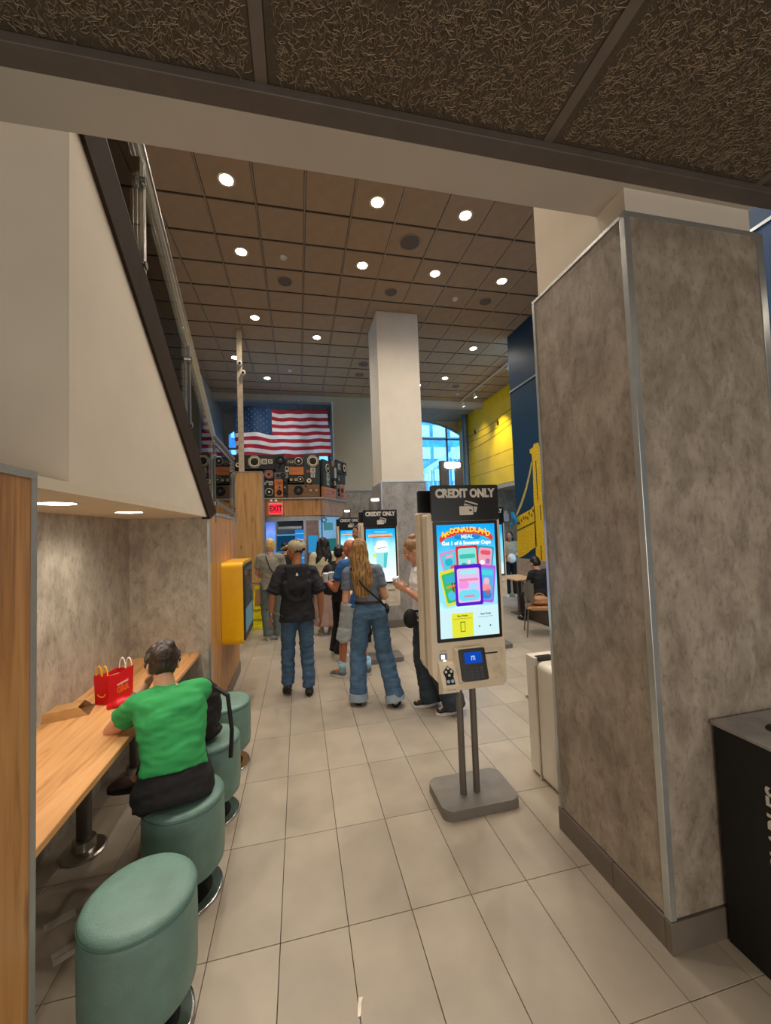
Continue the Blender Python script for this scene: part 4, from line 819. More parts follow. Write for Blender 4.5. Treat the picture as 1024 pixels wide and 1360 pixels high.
        bm = bmesh.new(); cyl(bm, (-.188, yf+.002, .943), (-.188, yf-.005, .943), .012, n=20); rg = obj('headphone_socket', bm, EM('socket_ring', 'ffffff', 2), t); bm = bmesh.new(); cyl(bm, (-.188, yf, .943), (-.188, yf-.006, .943), .006, n=14); obj('socket_hole', bm, KIOSK, rg)
        text('label_text', 'SCAN HERE', .009, M('label_ink', '6a6258', .6), t, (-.195, yf-.0005, 1.012), ext=.0003)
        text('label_text', 'Assistive keypad', .009, MATS['label_ink'], pd, (c0, yf-.0858, .795), ext=.0003)
    return t
kiosk(1.095, 2.535, 'nearest ordering kiosk with bright blue souvenir card screen and card terminal', 1)
kiosk(1.115, 5.47, 'second ordering kiosk showing a pale drink picture behind the long haired person', 2)
kiosk(1.06, 8.38, 'farthest ordering kiosk by the kitchen behind the dark haired man', 2)
kiosk(2.81, 5.52, 'ordering kiosk standing behind and right of the nearest one', 3)

# ------------------------------------------------------------------ stools
def stool(y, lab):
    t = thing('stool', lab, 'stool', (-.615, y, 0), group='teal round stools along the counter')
    prof = [(.13, .135), (.17, .14), (.186, .16), (.191, .2), (.193, .35), (.191, .455), (.188, .474)]
    obj('drum', lathe(bmesh.new(), prof, n=48), TEAL, t, True)
    obj('seat', lathe(bmesh.new(), [(.187, .4745), (.1905, .480), (.188, .488), (.178, .498), (.160, .503), (.10, .506), (.02, .507)], n=48), TEAL, t, True)
    pr = [(.205+.004*math.cos(a), .476+.004*math.sin(a)) for a in (0, 1)]
    bm = bmesh.new(); 
    obj('seam', lathe(bmesh.new(), [(.1895, .4725), (.1935, .4745), (.1935, .4775), (.1895, .4795)], n=48), M('seam_teal', '48685f', .5), t, True)
    obj('stem', lathe(bmesh.new(), [(.035, .02), (.035, .14)], n=20), CHROME, t, False)
    obj('foot_disc', lathe(bmesh.new(), [(.17, 0), (.17, .006), (.15, .012), (.04, .022)], n=48), M('foot_dark', '3a3836', .3, .8), t, False)
    obj('chrome_ring', lathe(bmesh.new(), [(.172, 0), (.180, .004), (.178, .014), (.168, .014)], n=48), CHROME, t, True)
for y, s in ((1.70, 'nearest teal round stool beside the oak end panel'), (2.27, 'teal round stool the person in green sits on'), (2.84, 'third teal round stool with a black bag on it'), (3.41, 'farthest teal round stool before the oak wall')): stool(y, s)

# ------------------------------------------------------------------ things on and under the counter
ct = thing('meal_box', 'red meal box with yellow and white handles standing on the counter', 'box', (-1.20, 2.93, .7755), .38)
A_, B_, C2, D2 = Vector((-.115, -.01)), Vector((-.035, -.075)), Vector((.105, .02)), Vector((.02, .085))
hB = .155
def wallq(a, b, h0, h1, h2): # top dips
    bm = bmesh.new(); n = 8; th = Vector((0, 0))
    lo = []; hi = []
    for i in range(n+1):
        t_ = i/n; p = a*(1-t_)+b*t_; hh = h0*(1-t_)+h1*t_-h2*math.sin(math.pi*t_); lo.append(bm.verts.new((p.x, p.y, 0))); hi.append(bm.verts.new((p.x*1.06, p.y*1.06, hh)))
    for i in range(n): bm.faces.new((lo[i], lo[i+1], hi[i+1], hi[i]))
    return bm
REDB = M('box_red', 'd3061c', .45, var=.02); GREYB = M('box_inner', 'a8977c', .8)
for nm, a, b, h0, h1, h2 in (('left_side', A_, B_, hB, hB-.005, .006), ('front_side', B_, C2, hB-.005, hB+.012, .010), ('right_side', C2, D2, hB+.012, hB, .01), ('back_side', D2, A_, hB, hB, .008)):
    o = obj(nm, wallq(a, b, h0, h1, h2), REDB, ct); md = o.modifiers.new('s', 'SOLIDIFY'); md.thickness = .002
prb = bmesh.new(); vv = [prb.verts.new((p.x, p.y, .125)) for p in (A_, B_, C2, D2)]; prb.faces.new(vv); obj('inner_flap', prb, GREYB, ct)
YB = M('box_yellow', 'f5b21c', .5); WB = M('box_white', 'f0ead8', .5)
def handle(name, c, ax, mat, par, s=.036):
    pts = []; 
    for sgn in (-1, 1):
        for k in range(9):
            a = math.pi*(1-k/8) ; pts.append((sgn*s*.55+s*.5*math.cos(a), s*1.1*math.sin(a)))
    bm = bmesh.new(); prev = None
    tube(bm, [(c.x+ax.x*p[0], c.y+ax.y*p[0], hB-.004+p[1]*1.1) for p in pts], .0045, 6); return obj(name, bm, mat, par)
handle('arch_handle', (A_+B_)/2*1.0, (B_-A_).normalized(), YB, ct, .040); handle('arch_handle', (C2+D2)/2, (D2-C2).normalized(), WB, ct, .045)
ct.scale = (.92, .92, 1.2)
# printing on the box
fd = (C2-B_).normalized(); fa_ = math.atan2(fd.y, fd.x); mid = B_*.45+C2*.55; nrm = Vector((fd.y, -fd.x))
text('print', 'sorpresa!', .021, M('print_white', 'f4e8d8', .5), ct, (mid.x*1.03+nrm.x*.004, mid.y*1.03+nrm.y*.004, .093), (math.pi/2, -.12, fa_), ext=.0004, bold=.0006)
text('print', 'GRR', .045, M('print_orange', 'f0641c', .5), ct, (mid.x*1.02+nrm.x*.004, mid.y*1.02+nrm.y*.004, .060), (math.pi/2, -.08, fa_), ext=.0004, bold=.003)
ld_ = (B_-A_).normalized(); m2_ = (A_+B_)/2; n2_ = Vector((ld_.y, -ld_.x)); bm = bmesh.new()
pts = [(m2_.x*1.02+ld_.x*.030*math.sin(a)+n2_.x*.003, m2_.y*1.02+ld_.y*.030*math.sin(a)+n2_.y*.003, .062-.022*math.cos(a)) for a in [(-1.25+2.5*k/10) for k in range(11)]]
tube(bm, pts, .003, 6); obj('smile_print', bm, YB, ct)
fc = thing('fries_carton', 'crumpled red carton lying on counter in front of the red box', 'carton', (-1.115, 2.83, .7765), .6)
bm = bmesh.new(); prism(bm, [(-.06, 0), (.06, 0), (.055, .035), (-.02, .045), (-.062, .028)], -.03, .03, 'y'); bmesh.ops.bevel(bm, geom=bm.edges[:], offset=.006, segments=2, affect='EDGES'); obj('sleeve', bm, M('carton_red', 'e02030', .4), fc, True)
bm = bmesh.new(); prism(bm, [(-.085, .0), (-.06, .0), (-.058, .028), (-.08, .02)], -.024, .024, 'y'); obj('flap', bm, REDB, fc)
pb = thing('paper_bag', 'open brown paper bag lying on the counter', 'bag', (-1.385, 2.775, .7755), .35)
KR = M('kraft_paper', 'b98d57', .8, var=.06, scale=15, bump=.1); KRI = M('kraft_inner', '6e4e2c', .9)
bm = bmesh.new(); P_ = [(-.14, -.075, 0), (.10, -.085, 0), (.12, .07, 0), (-.13, .08, 0), (-.13, -.06, .05), (.05, -.07, .055), (.07, .055, .05), (-.125, .07, .045)]
V = [bm.verts.new(p) for p in P_]
for f in ((0, 3, 2, 1), (0, 1, 5, 4), (2, 3, 7, 6), (3, 0, 4, 7), (4, 5, 6, 7)): bm.faces.new([V[i] for i in f])
bmesh.ops.subdivide_edges(bm, edges=bm.edges[:], cuts=5, use_grid_fill=True)
for v in bm.verts: v.co += Vector((0, 0, 1))*(.006*noise.noise(v.co*25) if v.co.z > .005 else 0)
o = obj('body', bm, KR, pb); md = o.modifiers.new('s', 'SOLIDIFY'); md.thickness = .0015
bm = bmesh.new(); prism(bm, [(.045, -.068), (.105, -.084), (.122, .068), (.065, .054)], .003, .006, 'z'); obj('inside', bm, KRI, pb)
tag(obj('napkin', prism(bmesh.new(), [(-.04, -.03), (.02, -.045), (.05, .0), (.03, .04), (-.03, .03)], 0, .006, 'z'), M('napkin_white', 'e8e4dc', .8)), 'small crumpled white napkin on the counter beyond the person in green', 'napkin').location = (-.98, 3.05, .7755)
for (x, y, rz, w_, h_, s) in ((-1.17, 2.27, .55, .12, .05, 'folded white paper strip on the floor under the counter'), (-1.06, 2.09, .6, .085, .07, 'white receipt with print on the floor near the first stool')):
    bm = bmesh.new(); pts = rrect(-w_/2, -h_/2, w_/2, h_/2, .004, 2); prism(bm, pts, 0, .002, 'z'); o = obj('receipt', bm, M('paper_white', 'cfc9bd', .8)); o.location = (x, y, .0005); o.rotation_euler = (0, 0, rz); tag(o, s, 'paper')
text('print', 'THANK YOU', .012, M('ink', '55504a', .7), o, (0, 0, .0023), (0, 0, 0), ext=.0001)
bm = bmesh.new(); prism(bm, [(-.012, -.03), (.0, -.028), (.008, .01), (.018, .028), (.0, .03), (-.008, .0)], 0, .004, 'z'); o = obj('paper_scrap', bm, M('scrap_white', 'efe6d4', .8)); o.location = (.18, 1.575, .0005); tag(o, 'small white paper scrap on the floor at the bottom of the view', 'scrap')

# ------------------------------------------------------------------ yellow wall display
yd = thing('wall_display', 'yellow rounded screen case mounted on the oak landing wall', 'display', (X, 4.41, .66))
bm = bmesh.new(); prism(bm, rrect(0, 0, .78, .87, .06, 6), .001, .215, 'x'); obj('case', bm, YEL, yd); MATS['yellow_gloss']
bm = bmesh.new(); prism(bm, rrect(.03, .03, .75, .84, .04, 5), .21, .228, 'x'); fr_ = obj('front_frame', bm, BLACK, yd)
bm = bmesh.new(); prism(bm, rrect(.07, .10, .71, .80, .02, 4), .226, .230, 'x'); obj('glass_front', bm, M('display_glass', '2a3a3c', .05), fr_)
bm = bmesh.new(); prism(bm, rrect(.10, .12, .68, .36, .02, 4), .229, .2315, 'x'); obj('display', bm, EM('display_pale', '8fb8c0', .2), fr_)
# wet floor sign
ws = thing('wet_floor_sign', 'yellow folding wet floor sign leaning at the oak pillar', 'sign', (-.81, 8.02, 0), .1)
YS = M('sign_yellow', 'e8d800', .5)
for s_ in (-1, 1):
    bm = bmesh.new(); prism(bm, [(-.155, .07), (.155, .07), (.145, .12), (-.145, .12)], -.012, .012, 'y'); prism(bm, [(-.13, .10), (.13, .10), (.105, .42), (-.105, .42)], -.008, .008, 'y'); prism(bm, [(-.105, .42), (-.07, .42), (-.045, .80), (-.06, .80)], -.008, .008, 'y'); prism(bm, [(.105, .42), (.07, .42), (.045, .80), (.06, .80)], -.008, .008, 'y'); box(bm, -.06, -.008, .76, .06, .008, .82); box(bm, -.155, -.03, 0, .155, .03, .075, bev=.006)
    bmesh.ops.rotate(bm, verts=bm.verts, cent=(0, 0, .82), matrix=Matrix.Rotation(-s_*.05, 3, 'X')); bmesh.ops.translate(bm, verts=bm.verts, vec=(0, s_*-.02, 0)); obj('board', bm, YS, ws)
text('lettering', 'CAUTION', .045, BLACKM, ws, (0, -.062, .36), (math.pi/2-.05, 0, 0), bold=.001); text('lettering', 'WET FLOOR', .035, BLACKM, ws, (0, -.072, .18), (math.pi/2-.05, 0, 0), bold=.001)
hr = thing('stair_handrail', 'stainless handrail with black brackets beside the oak pillar', 'handrail', (-.90, 7.4, 0))
bm = bmesh.new(); tube(bm, [(.0, -.9, 1.06), (.14, .72, .86)], .018, 10); tube(bm, [(-.0, -.9, .92), (.02, .25, .80), (.02, .27, .42), (-.1, -.2, .42)], .016, 10); obj('rail', bm, M('rail_pale', 'd8d0c4', .25, .8), hr)
for z in (.86, .42): bm = B(.11, .70, z-.03, .21, .80, z+.03, bev=.008); obj('bracket', bm, BLACK, hr)

# ------------------------------------------------------------------ bin, white cabinet
bn = thing('waste_bin', 'black recycling bin with grey top beside the right pillar', 'bin', (1.76, 1.08, 0))
obj('body', B(0.0, -.36, .0, .62, .335, .91, bev=.003, seg=1), M('bin_black', '0b0b0c', .6, var=.02), bn)
tp = obj('top', B(-.012, -.372, .912, .64, .342, .93, bev=.003, seg=1), M('bin_top', '8f8a86', .45), bn)
bm = bmesh.new(); pts = []
for k in range(24): a = k*math.pi/12; pts.append((.27+.15*math.cos(a), .10+.075*math.sin(a)))
prism(bm, pts, .929, .932, 'z'); obj('opening', bm, BLACKM, tp)
for (x, y) in ((.18, .20), (.34, .22)):
    bm = bmesh.new(); prism(bm, [(x+.06*math.cos(k*math.pi/10), y+.04*math.sin(k*math.pi/10)) for k in range(20)], .929, .932, 'z'); obj('opening', bm, BLACKM, tp)
text('lettering', 'RECYCLABLES', .085, M('bin_letter', 'c9c2b4', .5), bn, (-.001, .145, .50), (math.pi/2, -math.pi/2*0, -math.pi/2), bold=.002)
bpy.context.view_layer.update()
lt = [o for o in bn.children if o.name.startswith('lettering')][0]; lt.matrix_local = Matrix.Translation((-.0015, .115, .50)) @ Matrix(((0, 0, -1, 0), (0, 1, 0, 0), (1, 0, 0, 0), (0, 0, 0, 1))) @ Matrix.Rotation(0, 4, 'Z')
wc = thing('white_cabinet', 'low white rounded cabinet standing behind the grey right pillar', 'cabinet', (1.645, 2.2, 0))
bm = bmesh.new(); prism(bm, rrect(0, 0, .72, .83, .045, 6)[:], 0, .36, 'y'); obj('body', bm, M('cabinet_white', 'e4ddd0', .35, var=.01), wc)
obj('side_door', B(-.002, .385, .02, .70, .50, .85, bev=.004), MATS['cabinet_white'], wc); obj('hinge_strip', B(-.006, .37, .0, .5, .385, .80), M('strip_cream', 'c8bda6', .4), wc)
obj('card_slot', B(.02, .37, .83, .14, .42, .856), BLACK, wc); obj('catch', B(-.014, .49, .52, .02, .515, .535), CHROME, wc)
em = thing('emergency_light', 'small white emergency light on the far grey wall', 'light', (6.77, 11.93, 1.96)); obj('housing', B(-.1, -.06, 0, .1, .02, .27, bev=.01), MATS['white_plastic'], em); bm = bmesh.new(); ell(bm, (.02, -.02, .31), (.06, .05, .05)); obj('lamp_head', bm, MATS['white_plastic'], em, True)
bl = thing('foil_balloon', 'shiny blue foil balloon drooping from the bridge mural', 'balloon', (4.6, 7.72, 1.83)); bm = bmesh.new(); ell(bm, (0, 0, .15), (.05, .16, .07), Matrix.Rotation(.95, 4, 'X')); obj('body', bm, M('balloon_blue', '2b88b8', .12, .5), bl, True); bm = bmesh.new(); ell(bm, (-.02, .1, .01), (.03, .05, .04)); obj('tail', bm, MATS['balloon_blue'], bl, True)
# table and chair on the right
tb_ = thing('cafe_table', 'small square cafe table by the bridge mural', 'table', (4.40, 7.35, 0))
obj('tabletop', B(-.28, -.38, .72, .215, .38, .75, bev=.006), M('table_oak', 'c9ab86', .45), tb_); obj('leg', B(-.03, -.03, .02, .03, .03, .72), POLE, tb_); obj('foot', B(-.13, -.16, 0, .13, .16, .02, bev=.004), POLE, tb_)
ch = thing('cafe_chair', 'metal framed chair with tan seat behind the grey right pillar', 'chair', (3.86, 5.86, 0), -.45)
TAN = M('tan_leather', 'a9784a', .5); FR = M('chair_metal', '8c867c', .3, .8)
for (x, y) in ((-.2, -.2), (.2, -.2), (-.2, .2), (.2, .2)): bm = bmesh.new(); tube(bm, [(x*1.15, y*1.1, 0), (x*.95, y*.9, .44)], .011, 8); obj('leg', bm, FR, ch)
bm = bmesh.new(); prism(bm, rrect(-.21, -.21, .22, .21, .07), .43, .475, 'z'); bmesh.ops.bevel(bm, geom=bm.edges[:], offset=.012, segments=2, affect='EDGES'); obj('seat', bm, TAN, ch, True)
bm = bmesh.new(); n = 12
for i in range(n):
    a0 = -1.05+2.1*i/n; a1 = -1.05+2.1*(i+1)/n
    P = lambda a, r_: (-(r_)*math.cos(a)+.02, r_*math.sin(a))
    prism(bm, [P(a0, .24), P(a1, .24), P(a1, .225), P(a0, .225)], .56, .86, 'z')
obj('backrest', bm, M('chair_back_grey', '6a655c', .4), ch)
for s_ in (-1, 1): bm = bmesh.new(); tube(bm, [(-.19, s_*.16, .44), (-.215, s_*.10, .60)], .011, 8); obj('back_stay', bm, FR, ch)

# ------------------------------------------------------------------ people
def pw(a, b, t): return a*(1-t)+b*t
def capsule(bm, a, ra, b, rb, n=14, fl=1.0):
    a = Vector(a); b = Vector(b); d = b-a
    if d.length < 1e-5: ell(bm, a, (ra,)*3, seg=n); return
    cyl(bm, a, b, ra, rb, n=n); ell(bm, a, (ra,)*3, seg=n); ell(bm, b, (rb,)*3, seg=n)
def loft(bm, rings, n=22):
    """rings: (centre Vector, rx vec, ry vec)"""
    R_ = []
    for c, ax, ay in rings:
        R_.append([bm.verts.new(c+ax*math.cos(2*math.pi*i/n)+ay*math.sin(2*math.pi*i/n)) for i in range(n)])
    for a, b in zip(R_, R_[1:]):
        for i in range(n): bm.faces.new((a[i], a[(i+1) % n], b[(i+1) % n], b[i]))
    bm.faces.new(R_[0][::-1]); bm.faces.new(R_[-1])
def hand(bm, w_, d, palm_n, s, curl=.3, thumb_side=1, r_=.0088):
    """wrist w_, pointing d, palm facing palm_n"""
    d = d.normalized(); pn = (palm_n-d*palm_n.dot(d)).normalized(); sd = d.cross(pn)*thumb_side
    m = Matrix((sd, pn, d)).transposed().to_4x4()
    ell(bm, w_+d*.05*s, (.040*s, .016*s, .052*s), m, 12)
    capsule(bm, w_-d*.02*s, .026*s, w_+d*.03*s, .024*s, 10)
    for k, (off, L_) in enumerate(((.028, .070), (.010, .078), (-.009, .073), (-.027, .058))):
        p = w_+d*.088*s+sd*off*s; a = d*math.cos(curl*.5)+pn*math.sin(curl*.5); b = d*math.cos(curl*1.6)+pn*math.sin(curl*1.6)
        q = p+a*L_*.52*s; e = q+b*L_*.48*s; capsule(bm, p-d*.02*s, r_*s*1.05, q, r_*s, 8); capsule(bm, q, r_*s, e, r_*.82*s, 8)
    p = w_+d*.025*s+sd*.030*s; q = p+(d*.6+sd*.7+pn*.3).normalized()*.038*s; e = q+(d*.9+sd*.15+pn*.5).normalized()*.030*s
    capsule(bm, p, r_*1.25*s, q, r_*1.1*s, 8); capsule(bm, q, r_*1.1*s, e, r_*.9*s, 8)
FOLD = lambda amp, f=(9, 9, 22), seed=0: (lambda co: amp*(noise.noise(Vector((co.x*f[0]+seed, co.y*f[1], co.z*f[2])))+.5*noise.noise(Vector((co.x*f[0]*2.3, co.y*f[1]*2.3+seed, co.z*f[2]*2.1)))))
BASE = dict(pelvis=(0, 0, .94), waist=(0, -.005, 1.08), chest=(0, .0, 1.27), neck=(0, -.015, 1.475), head=(0, .02, 1.625),
 hipL=(-.09, 0, .91), hipR=(.09, 0, .91), kneeL=(-.10, .03, .50), kneeR=(.10, .03, .50), ankL=(-.11, -.02, .085), ankR=(.11, -.02, .085),
 shL=(-.175, -.01, 1.42), shR=(.175, -.01, 1.42), elL=(-.235, -.03, 1.13), elR=(.235, -.03, 1.13), wrL=(-.25, .03, .88), wrR=(.25, .03, .88),
 toeL=(-.12, .13, .03), toeR=(.12, .13, .03), handL=None, handR=None, palmL=(1, 0, 0), palmR=(-1, 0, 0), look=(0, 1, 0), curl=.5)
def person(lab, loc, head_deg, h, pose, skin, hair, top, bottom, shoes, vox=.010, wide=1.0, group='customers waiting near the ordering kiosks'):
    s = h/1.75; J = dict(BASE); J.update(pose); t = thing('person', lab, 'person', loc, math.radians(head_deg), group)
    V = lambda k: Vector(J[k])*s
    look = Vector(J['look']).normalized(); hup = Vector(J.get('hup', (0, 0, 1))); hside = look.cross(hup).normalized(); hup = hside.cross(look).normalized()
    HM = Matrix((hside, look, hup)).transposed().to_4x4(); hc = V('head')
    H = lambda x, y, z: hc+hside*x*s+look*y*s+hup*z*s
    # --- body, one continuous skin
    bm = bmesh.new()
    ell(bm, H(0, -.005, .025), (.075*s, .095*s, .095*s), HM); ell(bm, H(0, .022, -.045), (.056*s, .070*s, .072*s), HM); ell(bm, H(0, .055, -.088), (.026*s, .026*s, .022*s), HM)
    capsule(bm, H(0, .088, .012), .010*s, H(0, .108, -.026), .014*s, 8)
    for sg in (-1, 1):
        ell(bm, H(sg*.078, -.004, -.015), (.011*s, .022*s, .032*s), HM, 10); ell(bm, H(sg*.036, .070, .022), (.024*s, .016*s, .010*s), HM, 10); ell(bm, H(sg*.036, .062, -.028), (.024*s, .022*s, .022*s), HM, 10)
    ell(bm, H(0, .088, -.058), (.024*s, .011*s, .007*s), HM, 10); ell(bm, H(0, .086, -.069), (.020*s, .011*s, .007*s), HM, 10)
    capsule(bm, V('neck')-Vector((0, 0, .06*s)), .062*s, H(0, -.022, -.06), .053*s, 16)
    sp = [V('pelvis'), V('waist'), V('chest'), (V('shL')+V('shR'))/2+Vector((0, 0, .02*s))]
    sx = (V('shR')-V('shL')).normalized(); hx = (V('hipR')-V('hipL')).normalized()
    def spine(k0, grow=0, w_=1, bot=None):
        rg = []; W = [.145, .125, .150, .150]; D = [.098, .090, .105, .075]
        n = 12
        for i in range(n+1):
            f = i/n*3; a = min(2, int(f)); u = f-a; c = pw(sp[a], sp[a+1], u); ax = pw(hx, sx, i/n).normalized()
            tn = (sp[a+1]-sp[a]).normalized(); ay = tn.cross(ax).normalized()
            wd = (pw(W[a], W[a+1], u)*w_+grow)*s; dp = (pw(D[a], D[a+1], u)*(w_*.5+.5)+grow)*s
            if i == n: wd *= .8; dp *= .75
            rg.append((c, ax*wd, ay*dp))
        return rg
    loft(bm, spine(0, -.02)); ell(bm, sp[0]-Vector((0, 0, .02*s)), (.11*s, .07*s, .06*s))
    for S_, sg in (('L', -1), ('R', 1)):
        capsule(bm, pw(V('sh'+S_), sp[3], .35), .052*s, V('sh'+S_), .052*s); capsule(bm, V('sh'+S_), .050*s, V('el'+S_), .040*s*wide**.5); capsule(bm, V('el'+S_), .040*s*wide**.5, pw(V('el'+S_), V('wr'+S_), .35), .041*s); capsule(bm, pw(V('el'+S_), V('wr'+S_), .35), .041*s, V('wr'+S_), .026*s)
        hd = Vector(J['hand'+S_]) if J['hand'+S_] else (V('wr'+S_)-V('el'+S_))
        hand(bm, V('wr'+S_), hd, Vector(J['palm'+S_]), s, J['curl'], J.get('thumb'+S_, 1 if sg > 0 else -1))
        capsule(bm, V('hip'+S_), .075*s, V('knee'+S_), .052*s); capsule(bm, V('knee'+S_), .052*s, pw(V('knee'+S_), V('ank'+S_), .35), .053*s); capsule(bm, pw(V('knee'+S_), V('ank'+S_), .35), .053*s, V('ank'+S_), .034*s); capsule(bm, V('ank'+S_), .034*s, V('toe'+S_)+Vector((0, 0, .012)), .028*s)
    blob('body', bm, vox*.8 if vox < .012 else vox, skin, t, 2)
    for sg in (-1, 1):
        b2 = bmesh.new(); ell(b2, H(sg*.034, .081, .004), (.013*s, .009*s, .009*s), HM, 12); e = obj('eye', b2, M('eye_white', 'e8e2da', .3), t, True)
        b2 = bmesh.new(); ell(b2, H(sg*.034, .088, .003), (.006*s, .004*s, .006*s), HM, 10); obj('iris', b2, M('iris_dark', '2a1a12', .3), e, True)
    # --- trousers / skirt / shorts
    kind, bmat, kw = bottom
    bm = bmesh.new(); low = V('pelvis'); hx_ = hx
    up_ = (sp[1]-sp[0]).normalized()
    if kind != 'none':
        ay = up_.cross(hx).normalized(); ww = kw.get('w', 1)
        loft(bm, [(low+up_*.09*s, hx*.145*s*ww, ay*.100*s*ww), (low, hx*.168*s*ww, ay*.115*s*ww), (low-up_*.08*s, hx*.172*s*ww, ay*.118*s*ww)])
    if kind == 'skirt':
        for f in (0, 1):
            pass
        zb = kw.get('z', .3)*s; c2 = (V('ankL')+V('ankR'))/2
        loft(bm, [(low, hx*.16*s, up_.cross(hx)*.115*s), (Vector((low.x, low.y, .6*s)), Vector((.19*s, 0, 0)), Vector((0, .15*s, 0))), (Vector((c2.x, c2.y, zb)), Vector((.22*s, 0, 0)), Vector((0, .18*s, 0)))], 28)
    elif kind in ('trousers', 'shorts'):
        rt_, rk, rb = kw.get('r', (.095, .072, .068))
        for S_ in 'LR':
            capsule(bm, V('hip'+S_)+Vector((0, 0, -.0)), rt_*s, V('knee'+S_), rk*s)
            if kind == 'trousers':
                a = V('knee'+S_); b = V('ank'+S_)+Vector((0, 0, .01*s)); capsule(bm, a, rk*s, pw(a, b, .9), rb*s); cyl(bm, pw(a, b, .8), b-Vector((0, 0, kw.get('drop', .0)*s)), rb*s, rb*s*1.03, n=16)
            else: a = V('knee'+S_); d = (a-V('hip'+S_)).normalized(); cyl(bm, a-d*.12*s, a+d*.03*s, rk*1.15*s, rk*1.25*s, n=16)
    if kind != 'none': blob({'trousers': 'trousers', 'skirt': 'skirt', 'shorts': 'shorts'}[kind], bm, vox, bmat, t, 3, FOLD(kw.get('fold', .007), kw.get('ff', (8, 8, 20)), 3))
    if kw.get('cuff'):
        for S_ in 'LR':
            b2 = bmesh.new(); a = V('knee'+S_); b = V('ank'+S_); d = (b-a).normalized(); e = b-Vector((0, 0, kw.get('drop', 0)*s)); cyl(b2, e-d*.07*s, e+d*.005, kw['r'][2]*1.08*s, kw['r'][2]*1.12*s, n=20); obj('turn_up', b2, kw['cuff'], t, False)
    if kw.get('belt'):
        b2 = bmesh.new(); ay = up_.cross(hx).normalized(); loft(b2, [(low+up_*.075*s, hx*.152*s, ay*.108*s), (low+up_*.105*s, hx*.149*s, ay*.105*s)], 28); obj('belt', b2, kw['belt'], t)
    # --- top
    tm, tk = top
    if tm:
        bm = bmesh.new(); g = tk.get('g', .018); rg = spine(0, g, tk.get('w', 1.0)*wide)
        hem = tk.get('hem', .0); f0 = rg[0]; d0 = (sp[0]-sp[1]).normalized(); rg = [(f0[0]+d0*hem*s, f0[1]*tk.get('flare', 1.08), f0[2]*tk.get('flare', 1.08))]+rg if hem > 0 else rg[int(-hem*12):]
        loft(bm, rg, 26); ell(bm, sp[3]+Vector((0, 0, .0)), (.12*s, .075*s, .035*s))
        sl = tk.get('sleeve', .7); rs = tk.get('rs', .066)
        for S_ in 'LR':
            capsule(bm, pw(V('sh'+S_), sp[3], .5), .066*s, V('sh'+S_), rs*s)
            a, e_, w2 = V('sh'+S_), V('el'+S_), V('wr'+S_)
            if sl <= 1: b = pw(a, e_, sl); capsule(bm, a, rs*s, pw(a, b, .8), rs*s*tk.get('rc', .98)); cyl(bm, pw(a, b, .5), b, rs*s, rs*s*tk.get('rc', 1.0)*1.04, n=18)
            elif sl > 1: capsule(bm, a, rs*s, e_, rs*.92*s); b = pw(e_, w2, min(1, sl-1)); capsule(bm, e_, rs*.92*s, pw(e_, b, .85), rs*.75*s); cyl(bm, pw(e_, b, .6), b, rs*.82*s, rs*.78*s, n=16)
        nk = V('neck'); capsule(bm, nk-Vector((0, 0, .075*s)), (.07+tk.get('collar', 0)*.3)*s, nk-Vector((0, 0, (.045-tk.get('collar', 0))*s)), (.060+tk.get('collar', 0)*.12)*s)
        blob(tk.get('name', 'shirt'), bm, vox, tm, t, 3, FOLD(tk.get('fold', .007), tk.get('ff', (10, 10, 16)), 9))
    # --- hair
    if hair:
        hm, hk = hair; bm = bmesh.new(); st = hk.get('style', 'short')
        ell(bm, H(0, -.020, .042), (.086*s, .096*s, .093*s), HM)
        if st != 'crop': ell(bm, H(0, -.045, .0), (.082*s, .070*s, .085*s), HM)
        if st == 'long':
            L_ = hk.get('len', .45); hw = hk.get('w', 1)
            loft(bm, [(H(0, -.035, .06), hside*hw*.082*s, look*.07*s), (H(0, -.05, -.04), hside*hw*.094*s, look*.062*s), (H(0, -.07, -.13), hside*hw*.105*s, look*.055*s), (H(hk.get('dx', 0), -.095, -.22), hside*hw*.118*s, look*.045*s), (H(hk.get('dx', 0), -.105, -.34), hside*hw*.115*s, look*.038*s), (H(hk.get('dx', 0)*1.4, -.10, -L_+.04), hside*hw*.085*s, look*.028*s), (H(hk.get('dx', 0)*1.5, -.10, -L_), hside*.045*s, look*.016*s)], 26)
        if st == 'bob': loft(bm, [(H(0, -.02, .03), hside*.092*s, look*.085*s), (H(0, -.025, -.05), hside*.094*s, look*.075*s), (H(0, -.03, -.095), hside*.078*s, look*.058*s)], 24)
        if st == 'bun': ell(bm, H(hk.get('bx', 0), -.065, .125), (.044*s, .044*s, .036*s), HM)
        if st == 'lowbun': ell(bm, H(.0, -.105, .03), (.055*s, .04*s, .055*s), HM); ell(bm, H(.02, -.11, .07), (.035*s, .03*s, .03*s), HM)
        blob('hair', bm, vox*.8, hm, t, 2, lambda co: .0045*noise.noise(Vector((co.x*70, co.y*70, co.z*7)))+.004*noise.noise(co*22)+hk.get('amp', .0)*noise.noise(Vector((co.x*24, co.y*24, co.z*9))))
